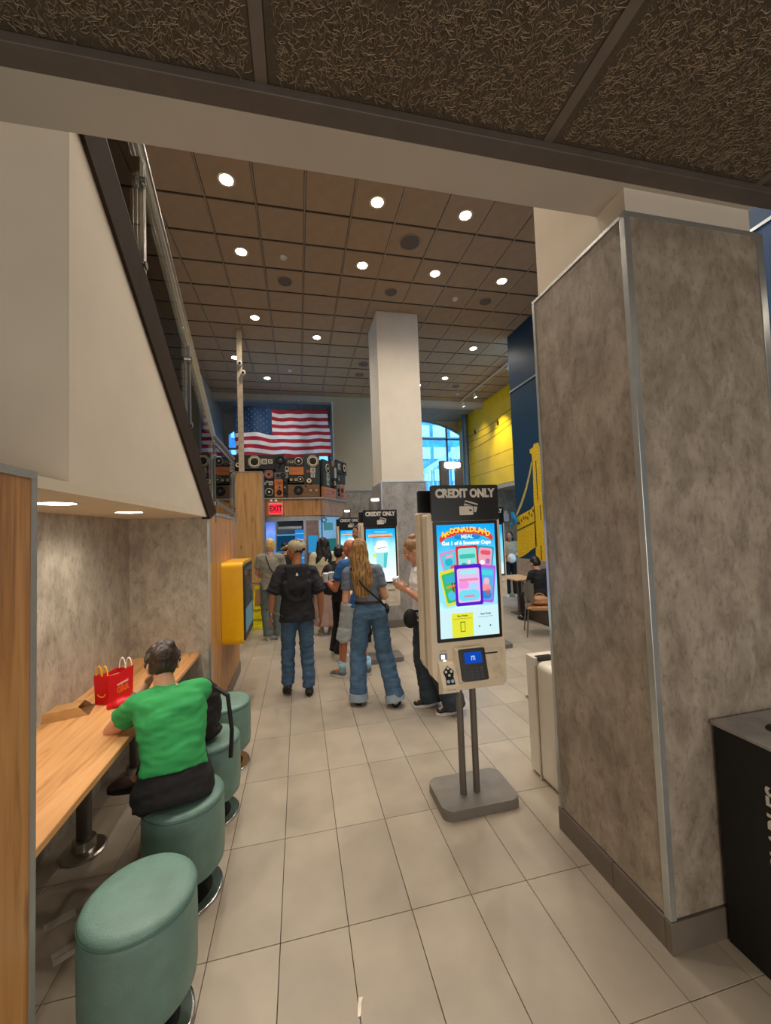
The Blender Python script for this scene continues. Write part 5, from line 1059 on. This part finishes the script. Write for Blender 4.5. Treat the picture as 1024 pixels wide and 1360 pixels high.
    # --- shoes
    if shoes:
        for S_ in 'LR':
            a = V('ank'+S_); b = V('toe'+S_); d = (b-a); d.z = 0; d.normalize(); dn = (b-a).normalized(); upv = Vector((0, 0, 1)); pit = J.get('pitch'+S_, 0)
            sd = d.cross(upv); Mx = Matrix.Rotation(pit, 3, sd) if pit else Matrix.Identity(3)
            fv = Mx @ d; uv = Mx @ upv; base = a-uv*(.075*s)
            P_ = lambda f, u_, x=0: base+fv*f*s+uv*u_*s+sd*x*s
            RM = Matrix((sd, fv, uv)).transposed().to_4x4(); bm = bmesh.new()
            ell(bm, P_(-.005, .05), (.040*s, .055*s, .045*s), RM); ell(bm, P_(.09, .036), (.043*s, .085*s, .034*s), RM); ell(bm, P_(.15, .026), (.041*s, .045*s, .024*s), RM); capsule(bm, P_(0, .05), .038*s, P_(-.002, .09), .040*s)
            sh = blob('shoe', bm, .008, shoes[0], t, 1)
            bm = bmesh.new(); pts = [(-.04*math.cos(q_), 0) for q_ in ()]; v0 = []; v1 = []
            for k in range(22):
                q_ = 2*math.pi*k/22; f = .065+.135*math.cos(q_)*(1 if math.cos(q_) > 0 else .93); x = .045*math.sin(q_)*(1.05 if math.cos(q_) > -.2 else .9)
                v0.append(bm.verts.new(P_(f, -.008, x))); v1.append(bm.verts.new(P_(f, .018, x*1.02)))
            bm.faces.new(v0); bm.faces.new(v1[::-1])
            for k in range(22): bm.faces.new((v0[k], v0[(k+1) % 22], v1[(k+1) % 22], v1[k]))
            obj('sole', bm, shoes[1], sh)
    return t, V, H, HM, s
CL = lambda n, c, **k: M('cloth_'+n, c, .85, bump=.15, bscale=300, var=k.get('var', .06), scale=k.get('scale', 6))
DEN = CL('denim', '3c5670', var=.13, scale=9); DEN2 = CL('denim_light', '496784', var=.13, scale=8); DEND = CL('denim_dark', '2c3842', var=.1)
SHD = M('shoe_dark', '2b2c30', .6, var=.2, scale=40); SOLE = M('sole_dark', '18181a', .7); SOLEW = M('sole_white', 'd8d4cc', .6)
HB = lambda n, c: M('hair_'+n, c, .5, var=.22, scale=30, stretch=(3, 3, .5))
# man in cap, walking away
t, V, H, HM, s = person('man in pale cap, dark hooded top and blue jeans walking away', (-.045, 4.60, 0), 3, 1.745,
 dict(shL=(-.165, 0, 1.40), shR=(.165, 0, 1.385), elL=(-.265, -.03, 1.13), elR=(.265, -.02, 1.11), wrL=(-.285, .03, .90), wrR=(.27, .05, .87), kneeL=(-.11, .06, .50), ankL=(-.12, .06, .115), toeL=(-.14, .17, .01), pitchL=-.35, kneeR=(.10, .04, .50), ankR=(.11, -.04, .085), toeR=(.12, .1, .03), look=(-1.5, 1, -.05), curl=.35),
 SKIN2, (HB('grey', '2c2622'), dict(style='crop')), (CL('navy_hoodie', '1b1c22', var=.15), dict(g=.036, w=1.04, sleeve=.86, rs=.070, rc=1.28, hem=.10, flare=1.05, fold=.012, name='hooded_top')), ('trousers', DEN, dict(r=(.098, .078, .072), drop=.0, fold=.010, ff=(8, 8, 24))), (SHD, SOLE), vox=.009, wide=1.05)
bm = bmesh.new(); R_ = [(H(0, 0, .0), 1)]
capm = M('cap_beige', 'a89c80', .85, var=.05)
ell(bm, H(0, -.012, .045), (.094*s, .110*s, .085*s), HM); b = blob('cap', bm, .007, capm, t, 1)
bm = bmesh.new(); ell(bm, H(0, .115, .045), (.070*s, .085*s, .012*s), HM @ Matrix.Rotation(-.32, 4, 'X')); ell(bm, H(0, .085, .052), (.072*s, .055*s, .018*s), HM @ Matrix.Rotation(-.25, 4, 'X')); blob('cap_peak', bm, .006, M('cap_peak', 'b8aa8a', .85), b, 1)
bm = bmesh.new(); ell(bm, H(0, -.105, .012), (.035*s, .012*s, .018*s), HM); obj('cap_opening', bm, M('cap_hole', '17120f', .9), b, True)
for sg in (-1, 1):
    bm = bmesh.new(); tube(bm, [H(sg*.02*(k/6), -.012-.112*math.sin(k*.24), .045+.088*math.cos(k*.24)) for k in range(7)], .0025, 6); obj('cap_seam', bm, M('seam_pale', 'd8cfae', .7), b)
bm = bmesh.new(); pts = [Vector((.125*math.cos(a)*s, -.150*s-.02*math.sin(a)*s, (1.27+.19*math.sin(a))*s)) for a in [math.pi*(1+k/14) for k in range(15)]]
for a, c in zip(pts, pts[1:]): capsule(bm, a+Vector((0, .01, 0)), .034*s, c+Vector((0, .01, 0)), .034*s, 10)
for k in range(7): capsule(bm, Vector(((-.10+.033*k)*s, -.115*s, 1.44*s)), .038*s, Vector(((-.08+.027*k)*s, -.145*s, 1.22*s)), .030*s, 10)
blob('hood', bm, .010, MATS['cloth_navy_hoodie'], t, 3, FOLD(.008, (14, 14, 9)))
bm = bmesh.new(); prism(bm, [(-.014*s, 1.355*s), (.014*s, 1.355*s), (.008*s, 1.385*s), (-.008*s, 1.385*s)], -.192*s, -.186*s, 'y'); obj('small_label', bm, M('white_patch', 'd8d8d8', .6), t)
bm = bmesh.new(); loft(bm, [(V('wrL')+Vector((0, -.004, .02)), Vector((.034, 0, 0)), Vector((0, .034, 0))), (V('wrL')+Vector((0, -.004, .045)), Vector((.036, 0, 0)), Vector((0, .036, 0)))]); obj('wristwatch', bm, CHROME, t)
# long haired girl
t, V, H, HM, s = person('person with very long blonde hair, grey blue t-shirt and wide turned up jeans', (.715, 4.16, 0), -6, 1.73,
 dict(pelvis=(-.0, 0, .98), waist=(-.02, .01, 1.12), chest=(-.05, .02, 1.28), neck=(-.075, .01, 1.47), head=(-.09, .03, 1.625), hipL=(-.085, 0, .95), hipR=(.095, 0, .95), shL=(-.225, .01, 1.395), shR=(.10, .01, 1.41), elL=(-.255, -.01, 1.10), elR=(.165, .0, 1.12), wrL=(-.22, .22, 1.12), wrR=(.06, .24, 1.10), kneeL=(-.14, .03, .52), kneeR=(.14, .0, .52), ankL=(-.15, .0, .08), ankR=(.23, -.12, .085), toeL=(-.19, .14, .03), toeR=(.27, .02, .03), curl=.9, palmL=(0, 0, 1), palmR=(0, 0, 1)),
 SKIN, (M('hair_blonde', '96703e', .45, var=.42, scale=14, stretch=(5, 5, .55), bump=.6, bscale=30), dict(style='long', len=.50, dx=.015, amp=.016)), (CL('grey_blue_tee', '66707f'), dict(g=.010, w=.95, sleeve=.62, rs=.060, hem=-.12, fold=.008)), ('trousers', DEN2, dict(r=(.098, .092, .094), drop=.03, fold=.010, ff=(8, 8, 18), cuff=CL('cuff_pale', '93a3ac'), belt=M('belt_brown', '2e211a', .6))), (M('shoe_pale', 'b8b0a4', .6), SOLE), vox=.009)
bm = bmesh.new(); tube(bm, [V('shL')+Vector((.03, -.06, .05)), Vector((-.06, -.14, 1.25))*s, Vector((.10, -.135, 1.10))*s, Vector((.165, -.08, 1.02))*s], .011, 8); obj('bag_strap', bm, BLACKM, t)
bm = bmesh.new(); ell(bm, Vector((.18, .02, .98))*s, (.035, .08, .06)); obj('small_bag', bm, BLACKM, t, True)
# cup person behind kiosk
t, V, H, HM, s = person('person in white t-shirt with blonde bun looking down beside the nearest kiosk', (1.235, 3.90, 0), 84, 1.74,
 dict(neck=(0, .035, 1.46), head=(0, .09, 1.60), chest=(0, .01, 1.27), look=(0, 1, -.55), elL=(-.19, .0, 1.08), wrL=(-.12, .19, 1.22), elR=(.19, .02, 1.08), wrR=(.06, .19, 1.24), handL=(.2, 1, .45), handR=(-.1, 1, .35), palmL=(.8, 0, .4), palmR=(-.8, 0, .4), curl=.8, kneeR=(.07, .02, .5), ankR=(.03, -.05, .085), toeR=(.02, .10, .03), kneeL=(-.13, -.06, .5), ankL=(-.17, -.24, .085), toeL=(-.19, -.09, .03)),
 SKIN, (HB('dark_blonde', '8c6a44'), dict(style='bun')), (CL('white_tee', 'f0f2f5', var=.02), dict(g=.028, sleeve=.72, rs=.072, hem=.04, fold=.008)), ('trousers', DEND, dict(r=(.10, .10, .115), drop=.04, fold=.010)), (M('shoe_black', '151517', .6), SOLEW), vox=.009)
bm = bmesh.new(); ell(bm, Vector((-.15, .17, .94))*s, (.05, .07, .095)); obj('hip_bag', bm, BLACKM, t, True); bm = bmesh.new(); tube(bm, [Vector((-.2, .08, 1.02))*s, Vector((-.02, .145, .98))*s, Vector((.17, .05, .97))*s], .012, 8); obj('bag_strap', bm, BLACKM, t)
bm = bmesh.new(); ell(bm, H(0, -.068, .125), (.036*s, .036*s, .014*s), HM); obj('hair_tie', bm, M('scrunchie', 'c8a080', .8), t, True)
def cup(name, lab, loc, tilt=0, sc=1):
    c = thing(name, lab, 'cup', loc); c.rotation_euler = (0, tilt, 0)
    obj('cup_body', lathe(bmesh.new(), [(.026*sc, 0), (.036*sc, .10*sc)], n=20), M('cup_white', 'd4dde0', .4), c, False); obj('lid', lathe(bmesh.new(), [(.038*sc, .10*sc), (.038*sc, .108*sc), (.030*sc, .116*sc)], n=20), M('lid_pale', 'eef2f4', .3), c, False); return c
cup('paper_cup', 'pale cup held by person in white t-shirt', (.985, 3.90, 1.225), -.35)
# bald man in blue
t, V, H, HM, s = person('bald man in blue polo shirt and pale shorts with patterned trainers', (.645, 4.98, 0), 38, 1.725,
 dict(look=(.05, 1, -.1), elL=(-.26, .05, 1.13), wrL=(-.20, .27, 1.22), handL=(.1, 1, .25), palmL=(.9, 0, .3), curl=1.0, elR=(.24, .02, 1.13), wrR=(.18, .2, 1.1), ankL=(-.13, .10, .085), toeL=(-.15, .25, .03), kneeL=(-.11, .08, .5), ankR=(.13, -.10, .085), toeR=(.15, .05, .03), head=(0, .03, 1.62)),
 M('skin_ruddy', 'b9714f', .45, var=.05, scale=20), None, (CL('blue_polo', '1f5486'), dict(g=.026, sleeve=.6, rs=.072, hem=.05, name='polo_shirt')), ('shorts', CL('pale_shorts', 'b4bab8'), dict(r=(.098, .078, .09))), (M('camo_trainer', '6a6e6c', .6, var=.45, scale=22), SOLEW), vox=.010)
for S_ in 'LR':
    bm = bmesh.new(); capsule(bm, V('ank'+S_)+Vector((0, 0, .0)), .043, V('ank'+S_)+Vector((0, 0, .10)), .046); obj('sock', bm, CL('sock_blue', '9cc4d8'), t, True)
bm = bmesh.new(); loft(bm, [(V('wrL')-Vector((0, .03, .01)), Vector((.034, 0, .0)), Vector((0, .0, .034))), (V('wrL')-Vector((0, .05, .015)), Vector((.036, 0, 0)), Vector((0, 0, .036)))]); obj('wristwatch', bm, BLACK, t)
cup('paper_cup', 'left pale cup held by the bald man', (.31, 4.99, 1.19)); cup('paper_cup', 'right pale cup held by the bald man', (.385, 5.03, 1.195))
# person in black behind the bald man
t, V, H, HM, s = person('person in black with black backpack and white trainers behind the bald man', (.575, 5.83, 0), -62, 1.62,
 dict(kneeL=(-.08, -.02, .5), kneeR=(.10, -.02, .5), ankL=(-.07, -.12, .085), ankR=(.12, -.16, .085), toeL=(-.08, .03, .03), toeR=(.14, -.01, .03)), SKIN, (HB('black', '16110f'), dict(style='short')), (CL('black_tee', '0f0f11'), dict(g=.03, sleeve=.8, rs=.075, hem=.06)), ('trousers', CL('black_trouser', '0c0c0e'), dict(r=(.095, .075, .07))), (M('shoe_white', 'd8d6d0', .5), SOLEW), vox=.011)
bm = bmesh.new(); ell(bm, Vector((0, -.21, 1.22))*s, (.15, .10, .23)); ell(bm, Vector((0, -.27, 1.10))*s, (.11, .06, .10)); blob('backpack', bm, .012, BLACKM, t, 3)
# dark haired woman with long skirt
t, V, H, HM, s = person('woman with long dark hair, cream top and long pale pink skirt', (.415, 7.15, 0), 5, 1.72, dict(elL=(-.22, .02, 1.15), ankL=(-.07, -.02, .085), ankR=(.09, -.02, .085), toeL=(-.08, .13, .03), toeR=(.1, .13, .03), look=(.1, 1, 0)), SKIN, (HB('black', '16110f'), dict(style='long', len=.36, amp=.012, w=1.3)), (CL('cream_top', 'c4bb9a', var=.12), dict(g=.03, sleeve=.8, rs=.075)), ('skirt', CL('pink_skirt', 'a5897f'), dict(z=.17, fold=.012, ff=(16, 16, 3))), (M('shoe_beige', 'a49a8a', .6), SOLEW), vox=.013)
# blonde woman left
t, V, H, HM, s = person('woman with short blonde hair, grey t-shirt and grey trousers near the yellow sign', (-.50, 7.08, 0), -8, 1.74, dict(elL=(-.24, .04, 1.15), wrL=(-.20, .20, 1.05), elR=(.22, .05, 1.15), wrR=(.15, .22, 1.1), ankL=(-.06, .0, .085), ankR=(.12, .02, .085), toeL=(-.08, .15, .03), toeR=(.13, .17, .03)), SKIN, (HB('pale_blonde', 'c8a566'), dict(style='bob')), (CL('grey_tee', '8f8a7c'), dict(g=.024, sleeve=.65, rs=.07, hem=.06, w=1.05)), ('trousers', CL('grey_green_trouser', '5f6a64'), dict(r=(.105, .085, .085), drop=.02, w=1.08)), (M('shoe_white', 'd8d6d0', .5), SOLEW), vox=.012)
bm = bmesh.new(); tube(bm, [V('neck')+Vector((-.06, -.09, -.02)), Vector((.02, -.145, 1.25))*s, Vector((.13, -.13, 1.08))*s], .008, 8); obj('bag_strap', bm, BLACKM, t)
# person with dark hair at the counter, man behind kiosk
person('person with dark hair at the kitchen opening behind the man in cap', (-.31, 8.72, 0), 10, 1.63, dict(), SKIN, (HB('brown', '2a1c15'), dict(style='short')), (CL('dark_tee', '1c1c24'), dict(g=.02)), ('trousers', CL('black_trouser', '0c0c0e'), dict()), (SHD, SOLE), vox=.014)
person('tall young man with dark hair behind the second kiosk', (.985, 6.5, 0), 115, 1.92, dict(look=(0, 1, -.15)), SKIN2, (HB('black', '16110f'), dict(style='short')), (CL('dark_grey_tee', '2a2c34'), dict(g=.022)), ('trousers', CL('black_trouser', '0c0c0e'), dict()), (SHD, SOLE), vox=.013)
# right side: standing woman and seated person
t, V, H, HM, s = person('woman in cream top holding a white bag behind the far kiosk on the right', (5.28, 9.15, 0), 150, 1.66, dict(elL=(-.22, .06, 1.15), wrL=(-.12, .24, 1.1), elR=(.22, .05, 1.15), wrR=(.12, .24, 1.12), look=(.3, 1, 0)), SKIN2, (HB('black', '16110f'), dict(style='long', len=.3)), (CL('beige_knit', 'a89a80'), dict(g=.03, sleeve=1.8, rs=.065)), ('trousers', CL('black_trouser', '0c0c0e'), dict(r=(.1, .08, .08))), (M('shoe_white', 'd8d6d0', .5), SOLEW), vox=.014, group='customers at the far right')
bm = bmesh.new(); ell(bm, (0, 0, 0), (.11, .09, .12)); wb = blob('white_bag', bm, .012, M('bag_white', 'e4dfd4', .7), None, 1, FOLD(.01)); d_ = Vector((.3, 0, 0)); wb.location = (5.13, 8.83, 1.0); tag(wb, 'white bag held by the woman in cream top', 'bag')
t, V, H, HM, s = person('seated person in black with dark hair on the bench beyond the tan chair', (4.33, 6.42, 0), 8, 1.70,
 dict(pelvis=(0, 0, .52), waist=(0, .02, .66), chest=(0, .05, .84), neck=(-.02, .10, 1.01), head=(-.03, .15, 1.13), hipL=(-.09, .02, .50), hipR=(.09, .02, .50), kneeL=(-.12, .42, .48), kneeR=(.12, .42, .48), ankL=(-.12, .40, .085), ankR=(.12, .40, .085), toeL=(-.13, .55, .03), toeR=(.13, .55, .03), shL=(-.18, .07, .95), shR=(.18, .07, .95), elL=(-.22, .14, .74), elR=(.22, .14, .74), wrL=(-.12, .36, .74), wrR=(.12, .36, .74), look=(0, 1, -.4)), SKIN, (HB('black', '16110f'), dict(style='short')), (CL('black_jacket', '111113'), dict(g=.035, sleeve=1.9, rs=.07)), ('trousers', CL('black_trouser', '0c0c0e'), dict(r=(.095, .075, .07))), (SHD, SOLE), vox=.013, group='customers at the far right')
# seated person in green
GRN = CL('green_tee', '2f9a54', var=.05)
t, V, H, HM, s = person('person in bright green t-shirt and black trousers sitting at the counter on a teal stool', (-.655, 2.245, 0), 12, 1.66,
 dict(pelvis=(-.0, -.02, .60), waist=(-.0, .03, .73), chest=(-.02, .13, .915), neck=(-.06, .245, 1.06), head=(-.075, .305, 1.155), hipL=(-.10, .0, .575), hipR=(.10, .0, .575), kneeL=(-.10, .42, .54), kneeR=(.05, .44, .62), ankL=(-.10, .36, .10), ankR=(-.20, .44, .47), toeL=(-.10, .50, .03), toeR=(-.29, .46, .40), shL=(-.18, .19, .985), shR=(.125, .19, 1.00), elL=(-.335, .30, .825), elR=(.07, .42, .86), wrL=(-.175, .40, 1.02), wrR=(-.08, .46, 1.0), handL=(.45, .05, .7), handR=(-.3, .2, .8), palmL=(.6, -.2, .2), palmR=(-.6, -.3, 0), curl=.9, look=(-.12, 1, -.60)),
 SKIN, (M('hair_dark_brown', '33241b', .5, var=.35, scale=18, bump=.5, bscale=60), dict(style='lowbun', amp=.012)), (GRN, dict(g=.022, w=1.03, sleeve=.58, rs=.068, rc=1.05, collar=.018, hem=-.17, fold=.010, ff=(7, 7, 20))), ('trousers', CL('black_trouser', '0c0c0e'), dict(r=(.105, .070, .055), w=1.10)), (M('sandal_brown', '4a342a', .6), SOLE), vox=.008, wide=1.06, group=None)
# visor cap and bracelet of the seated person
bm = bmesh.new(); v0 = []; v1 = []
for k in range(13):
    a = math.pi*k/12; v0.append(bm.verts.new(H(.100*math.cos(a), .03+.13*math.sin(a), .018-.02*math.sin(a)))); v1.append(bm.verts.new(H(.100*math.cos(a), .03+.13*math.sin(a), .026-.02*math.sin(a))))
bm.faces.new(v0); bm.faces.new(v1[::-1])
for k in range(13): bm.faces.new((v0[k], v0[(k+1) % 13], v1[(k+1) % 13], v1[k]))
obj('visor_peak', bm, M('visor_grey', '5a5650', .7), t)
bm = bmesh.new(); loft(bm, [(H(0, .0, .030), (HM.to_3x3() @ Vector((.093, 0, 0))), (HM.to_3x3() @ Vector((0, .100, 0)))), (H(0, -.002, .055), (HM.to_3x3() @ Vector((.094, 0, 0))), (HM.to_3x3() @ Vector((0, .102, 0))))], 28); obj('visor_band', bm, MATS['visor_grey'], t)
d = (V('wrL')-V('elL')).normalized(); c = pw(V('elL'), V('wrL'), .72); sx_ = d.cross(Vector((0, 0, 1))).normalized(); sy_ = d.cross(sx_); bm = bmesh.new(); loft(bm, [(c-d*.012, sx_*.036, sy_*.036), (c+d*.012, sx_*.035, sy_*.035)]); obj('bracelet', bm, CHROME, t)
# black bag on third stool
bg = thing('backpack', 'black backpack with hanging strap on the third teal stool', 'bag', (-.64, 2.78, .508), .2)
bm = bmesh.new(); ell(bm, (0, 0, .20), (.12, .08, .20)); ell(bm, (0, -.06, .14), (.09, .05, .11)); ell(bm, (0, .0, .05), (.12, .085, .05)); blob('body', bm, .010, M('bag_black', '161112', .7), bg, 3, FOLD(.008))
bm = bmesh.new(); tube(bm, [(.08, -.06, .34), (.15, -.12, .30), (.17, -.16, .10), (.16, -.17, -.06)], .013, 8); obj('strap', bm, MATS['bag_black'], bg)

bn_ = thing('bench', 'low brown bench running along the wall under the bridge mural', 'bench', (4.40, 5.0, 0))
obj('seat', B(-.18, -.6, .36, .215, 1.85, .42, bev=.008), M('bench_brown', '8a6a50', .5), bn_); obj('base', B(-.12, -.6, .0, .19, 1.85, .36), M('bench_dark', '4a3c32', .6), bn_)
hb = thing('tan_handbag', 'tan leather handbag standing on the metal framed chair', 'bag', (3.88, 5.86, .478), -.45)
bm = bmesh.new(); ell(bm, (0, 0, .08), (.15, .10, .08)); ell(bm, (0, 0, .045), (.16, .11, .045)); blob('body', bm, .012, TAN, hb, 2, FOLD(.006))
bm = bmesh.new(); tube(bm, [(.08*math.cos(a), 0, .13+.06*math.sin(a)) for a in [math.pi*k/8 for k in range(9)]], .008, 6); obj('handle', bm, TAN, hb)
